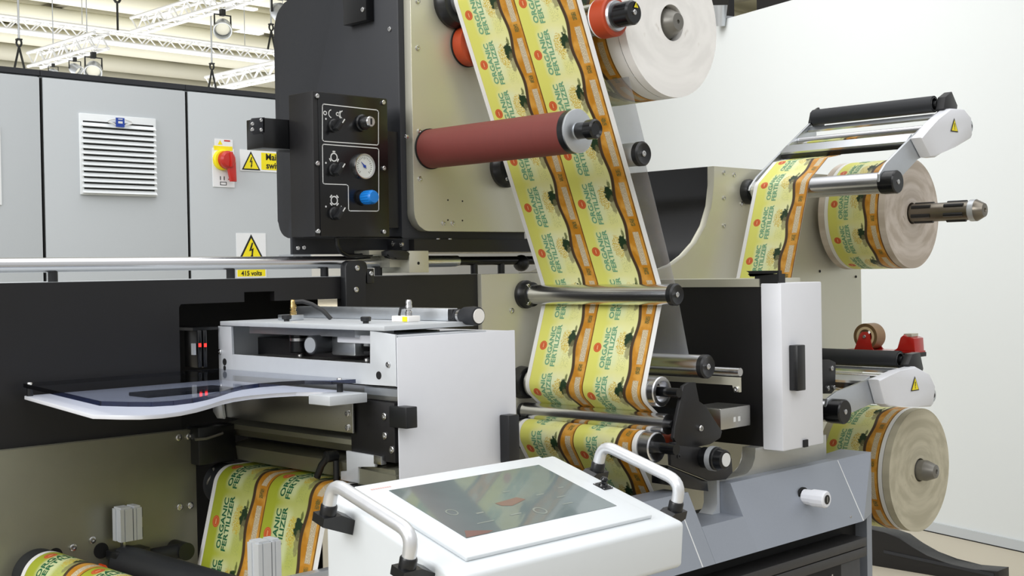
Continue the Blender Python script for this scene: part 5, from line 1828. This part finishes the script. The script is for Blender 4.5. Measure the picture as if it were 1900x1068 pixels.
MB().prism([(x, y * 0.935) for x, y in ol], 'Z', 1.3605, 1.3665, 0.001).build('white_tray', 'white_paint', tb_)
MB().box(1.15, 1.2215, -0.425, -0.3715, 1.352, 1.3665, 0.001).build('tray_bracket', 'anodised', tb_)
for x, y in ((0.872, -0.018), (1.205, -0.378)):
    MB().cyl((x, y, 1.3666), (x, y, 1.3799), 0.005, seg=16).build('spacer', 'black_plastic', tb_)
    MB().lathe((x, y, 1.3861), (0, 0, 1), [(0, 0), (0, 0.005), (0.002, 0.004), (0.003, 0)], 16).build('cap_nut', 'bolt_steel', tb_)
MB().box(0.97, 1.12, -0.21, -0.15, 1.3667, 1.372, 0.001).build('dark_reflection_strip', 'black_cover', tb_, smooth=0)  # dark reflection in the acrylic, modelled as a black strip

# ================================================================== LOWER LEFT: WEB, ROLLERS, CYLINDERS
lx, lz, lr = 1.2205, 1.1835, 0.0365
t = thing('idler_roller', 'black idler roller under the hanging lettered web', 'roller', (lx, -0.2, lz), 'black idler rollers under the inspection unit')
MB().cyl((lx, -0.004, lz), (lx, -0.40, lz), lr - 0.0006, seg=48).build('sleeve', 'black_rubber', t)
MB().cyl((lx, 0.0, lz), (lx, -0.0039, lz), 0.02, seg=24).build('bearing', 'black_plastic', t)
d0 = Vector((-0.245, -0.97)).normalized()
ta_ = math.degrees(math.atan2(-d0.x, d0.y)) % 360        # normal on the roller
pa = arc(lx, lz, lr, 90, 180 - 14.2, 14)
pa = [(1.50, lz + lr)] + pa
e0 = pa[-1]
pa += [(e0[0] - 0.245 * 0.42, e0[1] - 0.97 * 0.42)]
sq = at(401, 967, 'Y', -0.068)
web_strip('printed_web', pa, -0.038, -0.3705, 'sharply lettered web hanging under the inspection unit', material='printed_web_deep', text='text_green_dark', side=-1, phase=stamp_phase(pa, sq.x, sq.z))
# web at the bottom left corner
kx_, kz_, kr = 0.884, 1.080, 0.043
t = thing('idler_roller', 'idler roller under the web in the bottom left corner', 'roller', (kx_, -0.2, kz_), 'black idler rollers under the inspection unit')
MB().cyl((kx_, -0.0045, kz_), (kx_, -0.40, kz_), kr - 0.0006, seg=48).build('sleeve', 'black_rubber', t)
pb = [(1.05, kz_ + kr - 0.10)] + arc(kx_, kz_, kr, 58, 155, 16)
pb += [(pb[-1][0] - 0.1 * 0.42, pb[-1][1] - 0.1 * 0.9)]
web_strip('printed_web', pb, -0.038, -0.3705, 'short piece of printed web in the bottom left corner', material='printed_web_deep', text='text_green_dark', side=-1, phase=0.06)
# dark nip roller with its two cylinders
nx, nz_ = 1.022, 1.0795
t = thing('nip_roller', 'thick black rubber nip roller at the bottom left', 'roller', (nx, -0.2, nz_), )
MB().cyl((nx, -0.028, nz_), (nx, -0.41, nz_), 0.029, seg=48).build('rubber_sleeve', 'black_rubber', t)
MB().cyl((nx, -0.0045, nz_), (nx, -0.0279, nz_), 0.018, seg=24).build('shaft', 'black_plastic', t)


def cylinder(y, lab, first=[None]):
    if first[0] is None:
        a, b = at(205, 937, 'Y', -0.03), at(262, 992, 'Y', -0.03)
        x0, x1, z0, z1 = a.x + 0.010, b.x - 0.002, b.z - 0.004, a.z - 0.008
        t = thing('pneumatic_cylinder', lab, 'cylinder', ((x0 + x1) / 2, y, z0), 'aluminium pneumatic cylinders pressing the black nip roller')
        w_ = (x1 - x0)
        for i, (s, e) in enumerate(((0.0, 0.52), (0.56, 0.92))):
            mb = MB()
            xa, xb = x0 + w_ * s, x0 + w_ * e
            n_ = (xb - xa)
            mb.prism([(xa, y - 0.014), (xa + n_ * 0.30, y - 0.014), (xa + n_ * 0.30, y - 0.012), (xa + n_ * 0.38, y - 0.012), (xa + n_ * 0.38, y - 0.014), (xb, y - 0.014), (xb, y + 0.014), (xa, y + 0.014), (xa, y + 0.004), (xa + 0.002, y + 0.004), (xa + 0.002, y - 0.003), (xa, y - 0.003)], 'Z', z0, z1)
            mb.box(xa + 0.002, xb - 0.002, y - 0.012, y + 0.012, z1 + 0.0002, z1 + 0.003)
            mb.build('barrel', 'anodised', t, smooth=0)
        mb = MB()
        mb.box(x0 + w_ * 0.94, x1 + 0.002, y - 0.006, y + 0.006, z0 + 0.002, z0 + 0.018)
        mb.box(x0 + w_ * 0.94, x1 + 0.002, y - 0.006, y + 0.006, z1 - 0.018, z1 - 0.002)
        mb.tube([(x1, y, z0 + 0.016), (x1 + 0.001, y, z1 - 0.016)], 0.002, 6)
        mb.build('reed_sensor', 'black_plastic', t, smooth=0)
        MB().box(x0 + w_ * 0.2, x0 + w_ * 0.3, y - 0.005, y + 0.005, z0 - 0.014, z0 - 0.0002).build('piston_rod', 'bolt_steel', t, smooth=0)
        MB().box(x0 + w_ * 0.53, x0 + w_ * 0.55, y - 0.010, y + 0.010, z0 + 0.002, z1 - 0.002).build('joint_plate', 'black_plastic', t, smooth=0)
        first[0] = t
        return t
    t = copy_tree(first[0])
    t.location.y = y
    t['label'] = lab
    return t


c1 = cylinder(-0.03, 'aluminium pneumatic cylinder against the bare lower plate')
c2 = cylinder(-0.43, 'aluminium pneumatic cylinder in front of the lettered web')
for y, lab in ((-0.03, 'black bearing block under the cylinder on the lower plate'), (-0.43, 'black bearing block under the cylinder in front of the lettered web')):
    p = c1.location
    t = thing('bearing_block', lab, 'block', (p.x, y, 1.03), 'black bearing blocks of the nip roller')
    MB().box(p.x - 0.032, p.x + 0.030, y - 0.018, y + 0.018, p.z - 0.040 if y < -0.1 else p.z - 0.030, p.z - 0.0145, 0.002).build('block', 'black_plastic', t)
    MB().box(p.x - 0.030, p.x - 0.012, y - 0.014, y + 0.016, p.z - 0.10, p.z - 0.0405 if y < -0.1 else p.z - 0.0305, 0.002).build('leg', 'black_plastic', t)
    if y > -0.1:
        bolts(t, [(p.x - 0.014, y - 0.018, p.z - 0.024), (p.x + 0.012, y - 0.018, p.z - 0.024)], (0, -1, 0), 0.004, 0.002)
        MB().cyl((p.x + 0.0305, y, p.z - 0.034), (p.x + 0.105, y, p.z - 0.034), 0.0125, seg=24).build('rod', 'black_rubber', t)
        MB().cyl((p.x + 0.098, y - 0.016, p.z - 0.034), (p.x + 0.098, -0.0045, p.z - 0.034), 0.015, seg=24).build('rod_eye', 'black_plastic', t)
# orange guard plate
o = at(183, 1045, 'Y', -0.03)
t = MB().prism([(-0.03, o.z), (-0.05, o.z + 0.0), (-0.06, o.z - 0.006), (-0.34, o.z - 0.006), (-0.34, o.z - 0.12), (-0.03, o.z - 0.12)], 'X', o.x, o.x + 0.0025)
one(t, 'guard_plate', 'orange_paint', 'bright orange guard plate edge at the bottom left', 'plate', smooth=0)
# grey cross bar at the bottom
a, b = at(540, 1062, 'Y', -0.36), at(614, 1041, 'Y', -0.36)
one(MB().box(a.x - 0.02, b.x + 0.12, -0.39, -0.372, b.z - 0.03, b.z - 0.004, 0.001), 'cross_bar', 'lamp_shell', 'grey bar below the lettered web left of the touch panel', 'bar')

# ================================================================== TOUCH PANEL
K = 0.80
HC = CAM + (Vector((1.4453, -0.4942, 1.1742)) - CAM) * K
tl = 0.2773
U = Vector((1, 0, 0))
V = Vector((0, -math.cos(tl), -math.sin(tl)))
Nn = U.cross(V) * -1
if Nn.z < 0:
    Nn = -Nn


def H(u_, v_, n_=0.0):
    """point on the tilted panel; u right, v towards the operator, n off the surface (unscaled metres)"""
    return HC + (U * u_ + V * v_ + Nn * n_) * K


def hprism(mb, pts, n0, n1, bev=0.0):
    A = [mb.bm.verts.new(H(a, b, n0)) for a, b in pts]
    B = [mb.bm.verts.new(H(a, b, n1)) for a, b in pts]
    fs = [mb.face(A), mb.face(B[::-1])]
    k = len(pts)
    for i in range(k):
        fs.append(mb.face([A[i], B[i], B[(i + 1) % k], A[(i + 1) % k]]))
    if bev:
        es = list({e for f in fs for e in f.edges})
        r = bmesh.ops.bevel(mb.bm, geom=es, offset=bev, segments=3, affect='EDGES', profile=0.5)
        for f in r['faces']:
            f.material_index = mb.i
    return mb


ub0, ub1, vb0, vb1 = -0.262, 0.2535, -0.136, 0.176
Z0 = H(ub1, vb1).z - 0.058
hm = thing('touch_panel', 'white operator touch panel with two tube handles in the foreground', 'control panel', (HC.x, HC.y, Z0))
mb = MB()
c = [H(ub0, vb0), H(ub1, vb0), H(ub1, vb1), H(ub0, vb1)]
T_ = [mb.bm.verts.new(p) for p in c]
zl = (Z0 - 0.075, Z0 - 0.075, Z0, Z0)
B_ = [mb.bm.verts.new((p.x + (-0.006 if i in (1, 2) else 0.0), p.y, z)) for i, (p, z) in enumerate(zip(c, zl))]
fs = [mb.face(T_), mb.face(B_[::-1])] + [mb.face([T_[i], B_[i], B_[(i + 1) % 4], T_[(i + 1) % 4]]) for i in range(4)]
bmesh.ops.bevel(mb.bm, geom=list({e for f in fs for e in f.edges}), offset=0.006, segments=4, affect='EDGES', profile=0.5)
mb.build('enclosure', 'console_white', hm)
bz = hprism(MB(), [(-0.214, -0.1265), (0.2045, -0.1265), (0.2045, 0.1435), (-0.214, 0.1435)], 0.0002, 0.007, 0.0016).build('screen_bezel', 'console_white', hm)
hw, hh_ = 0.17, 0.0931
sc_ = hprism(MB(), [(-hw, -hh_), (hw, -hh_), (hw, hh_), (-hw, hh_)], 0.0072, 0.0078).build('touch_screen', 'touch_glass', bz, smooth=0)
# faint pictograms of the sleeping screen
mb = MB()
def hring(u_, v_, r, wd=0.0011, n=20):
    for i in range(n):
        q = []
        for a, rad in ((i, r + wd), (i, r - wd), (i + 1, r - wd), (i + 1, r + wd)):
            th = 2 * PI * a / n
            q.append(H(u_ + rad * math.cos(th), v_ + rad * math.sin(th), 0.0081))
        mb.poly(q)
def hbar(u_, v_, a, b):
    mb.poly([H(u_ + x, v_ + y, 0.0081) for x, y in ((-a, -b), (a, -b), (a, b), (-a, b))])
hring(-0.128, 0.012, 0.0095)
hring(0.02, 0.06, 0.011, 0.0016)
for u_, v_, a, b in ((-0.085, 0.03, 0.008, 0.002), (-0.03, 0.055, 0.012, 0.0018), (0.07, 0.01, 0.009, 0.0014), (0.10, 0.03, 0.010, 0.0014), (0.09, 0.055, 0.012, 0.0014), (0.02, -0.02, 0.008, 0.0014), (0.13, 0.0, 0.007, 0.0014), (-0.10, 0.060, 0.018, 0.0012)):
    hbar(u_, v_, a, b)
mb.build('screen_icons', 'screen_mark', sc_, smooth=0)
mb = MB()
mb.poly([H(a, b, 0.0081) for a, b in ((-0.034, 0.010), (0.020, 0.004), (0.030, 0.016), (-0.012, 0.028), (-0.030, 0.022))])
mb.build('red_field', 'screen_red', sc_, smooth=0)
mb = MB()
mb.poly([H(a, b, 0.0081) for a, b in ((-0.155, 0.072), (-0.110, 0.088), (-0.125, 0.0925), (-0.1695, 0.0925))])
mb.build('red_corner', 'screen_red', sc_, smooth=0)
mb = MB()
for k in range(9):
    u_ = -0.196 + k * 0.0046
    mb.poly([H(u_ + a, -0.106 + b, 0.0073) for a, b in ((0, -0.0018), (0.0034, -0.0018), (0.0034, 0.0018), (0, 0.0018))])
mb.build('pale_red_print', 'mark_pale_red', bz, smooth=0)
# joystick
js = hprism(MB(), [(0.2165, -0.002), (0.2405, -0.002), (0.2405, 0.024), (0.2165, 0.024)], 0.0002, 0.0025).build('joystick_plate', 'black_plastic', hm, smooth=0)
MB().lathe(H(0.2285, 0.011, 0.0025), Nn, [(0, 0), (0, 0.0075), (0.003, 0.006), (0.004, 0.004), (0.007, 0.004), (0.009, 0.0055), (0.012, 0.004), (0.0125, 0)], 20).build('joystick', 'black_gloss', js)
mb = MB()
for a, b in ((0.2182, 0.0), (0.2388, 0.0), (0.2182, 0.022), (0.2388, 0.022)):
    mb.lathe(H(a, b, 0.0025), Nn, [(0, 0), (0, 0.0011), (0.0006, 0)], 8)
mb.build('screws', 'bolt_steel', js)


def handle(side, foot, bar, ht, lab):
    """bent tube handle: two legs off the panel side, joined by a bar"""
    return None


def hh(pts, r, m, name, parent):
    return MB().tube(pts, r, 20).build(name, m, parent)


def fillet(P, r, n=6):
    P = [Vector(p) for p in P]
    o = [P[0]]
    for a, b, c in zip(P, P[1:], P[2:]):
        d1, d2 = (a - b).normalized(), (c - b).normalized()
        p, q = b + d1 * r, b + d2 * r
        for k in range(n + 1):
            t = k / n
            o.append(p * (1 - t) ** 2 + b * 2 * t * (1 - t) + q * t * t)
    o.append(P[-1])
    return o


def side_handle(u_out, u_box, va, vb, na, nb, lab, sgn):
    z_up = 0.046
    a0, b0 = H(u_out, va, na), H(u_out, vb, nb)
    a1, b1 = H(u_out + 0.0 * sgn, va, na + z_up), H(u_out, vb, nb + z_up)
    g = MB().tube(fillet([a0, a1, b1, b0], 0.022), 0.0083, 20).build('tube_handle', 'handle_metal', hm)
    g['label'] = lab
    for p, v_, n_ in ((a0, va, na), (b0, vb, nb)):
        d = Nn
        MB().lathe(p - d * 0.004, d, [(0, 0), (0, 0.0102), (0.011, 0.0102), (0.013, 0.0090), (0.013, 0)], 24).build('collar', 'black_plastic', g)
        q = [(u_out - 0.015 * sgn * -1, n_ - 0.004), (u_out + 0.017 * sgn, n_ - 0.004), (u_out + 0.017 * sgn, n_ - 0.020), (u_box + 0.001 * sgn, n_ - 0.042), (u_box + 0.001 * sgn, n_ - 0.020), (u_out - 0.015 * sgn, n_ - 0.010)]
        m_ = MB()
        q = [(u_out + 0.017 * sgn, n_ - 0.004), (u_out + 0.017 * sgn, n_ - 0.018), (u_box, n_ - 0.040), (u_box, n_ - 0.016), (u_out - 0.016 * sgn, n_ - 0.004)]
        A = [m_.bm.verts.new(H(a, v_ - 0.014, b)) for a, b in q]
        B = [m_.bm.verts.new(H(a, v_ + 0.014, b)) for a, b in q]
        m_.face(A)
        m_.face(B[::-1])
        for i in range(5):
            m_.face([A[i], B[i], B[(i + 1) % 5], A[(i + 1) % 5]])
        m_.build('handle_foot', 'black_plastic', g, smooth=0)


side_handle(0.290, ub1 + 0.0005, -0.058, 0.126, 0.0, 0.0, 'white tube handle on the right side', 1)
side_handle(-0.305, ub0 - 0.0005, -0.068, 0.121, 0.004, 0.004, 'brushed tube handle on the left side', -1)
# stand that carries the panel
sb = MB()
sb.box(HC.x - 0.035, HC.x + 0.035, HC.y - 0.035, HC.y + 0.035, 0.03, Z0 - 0.074)
so_ = thing('panel_stand', 'white floor stand under the touch panel', 'stand', (HC.x, HC.y, 0))
sb.build('post', 'console_white', so_)
MB().box(HC.x - 0.16, HC.x + 0.16, HC.y - 0.14, HC.y + 0.14, 0.0, 0.0295, 0.004).build('foot_plate', 'console_white', so_)
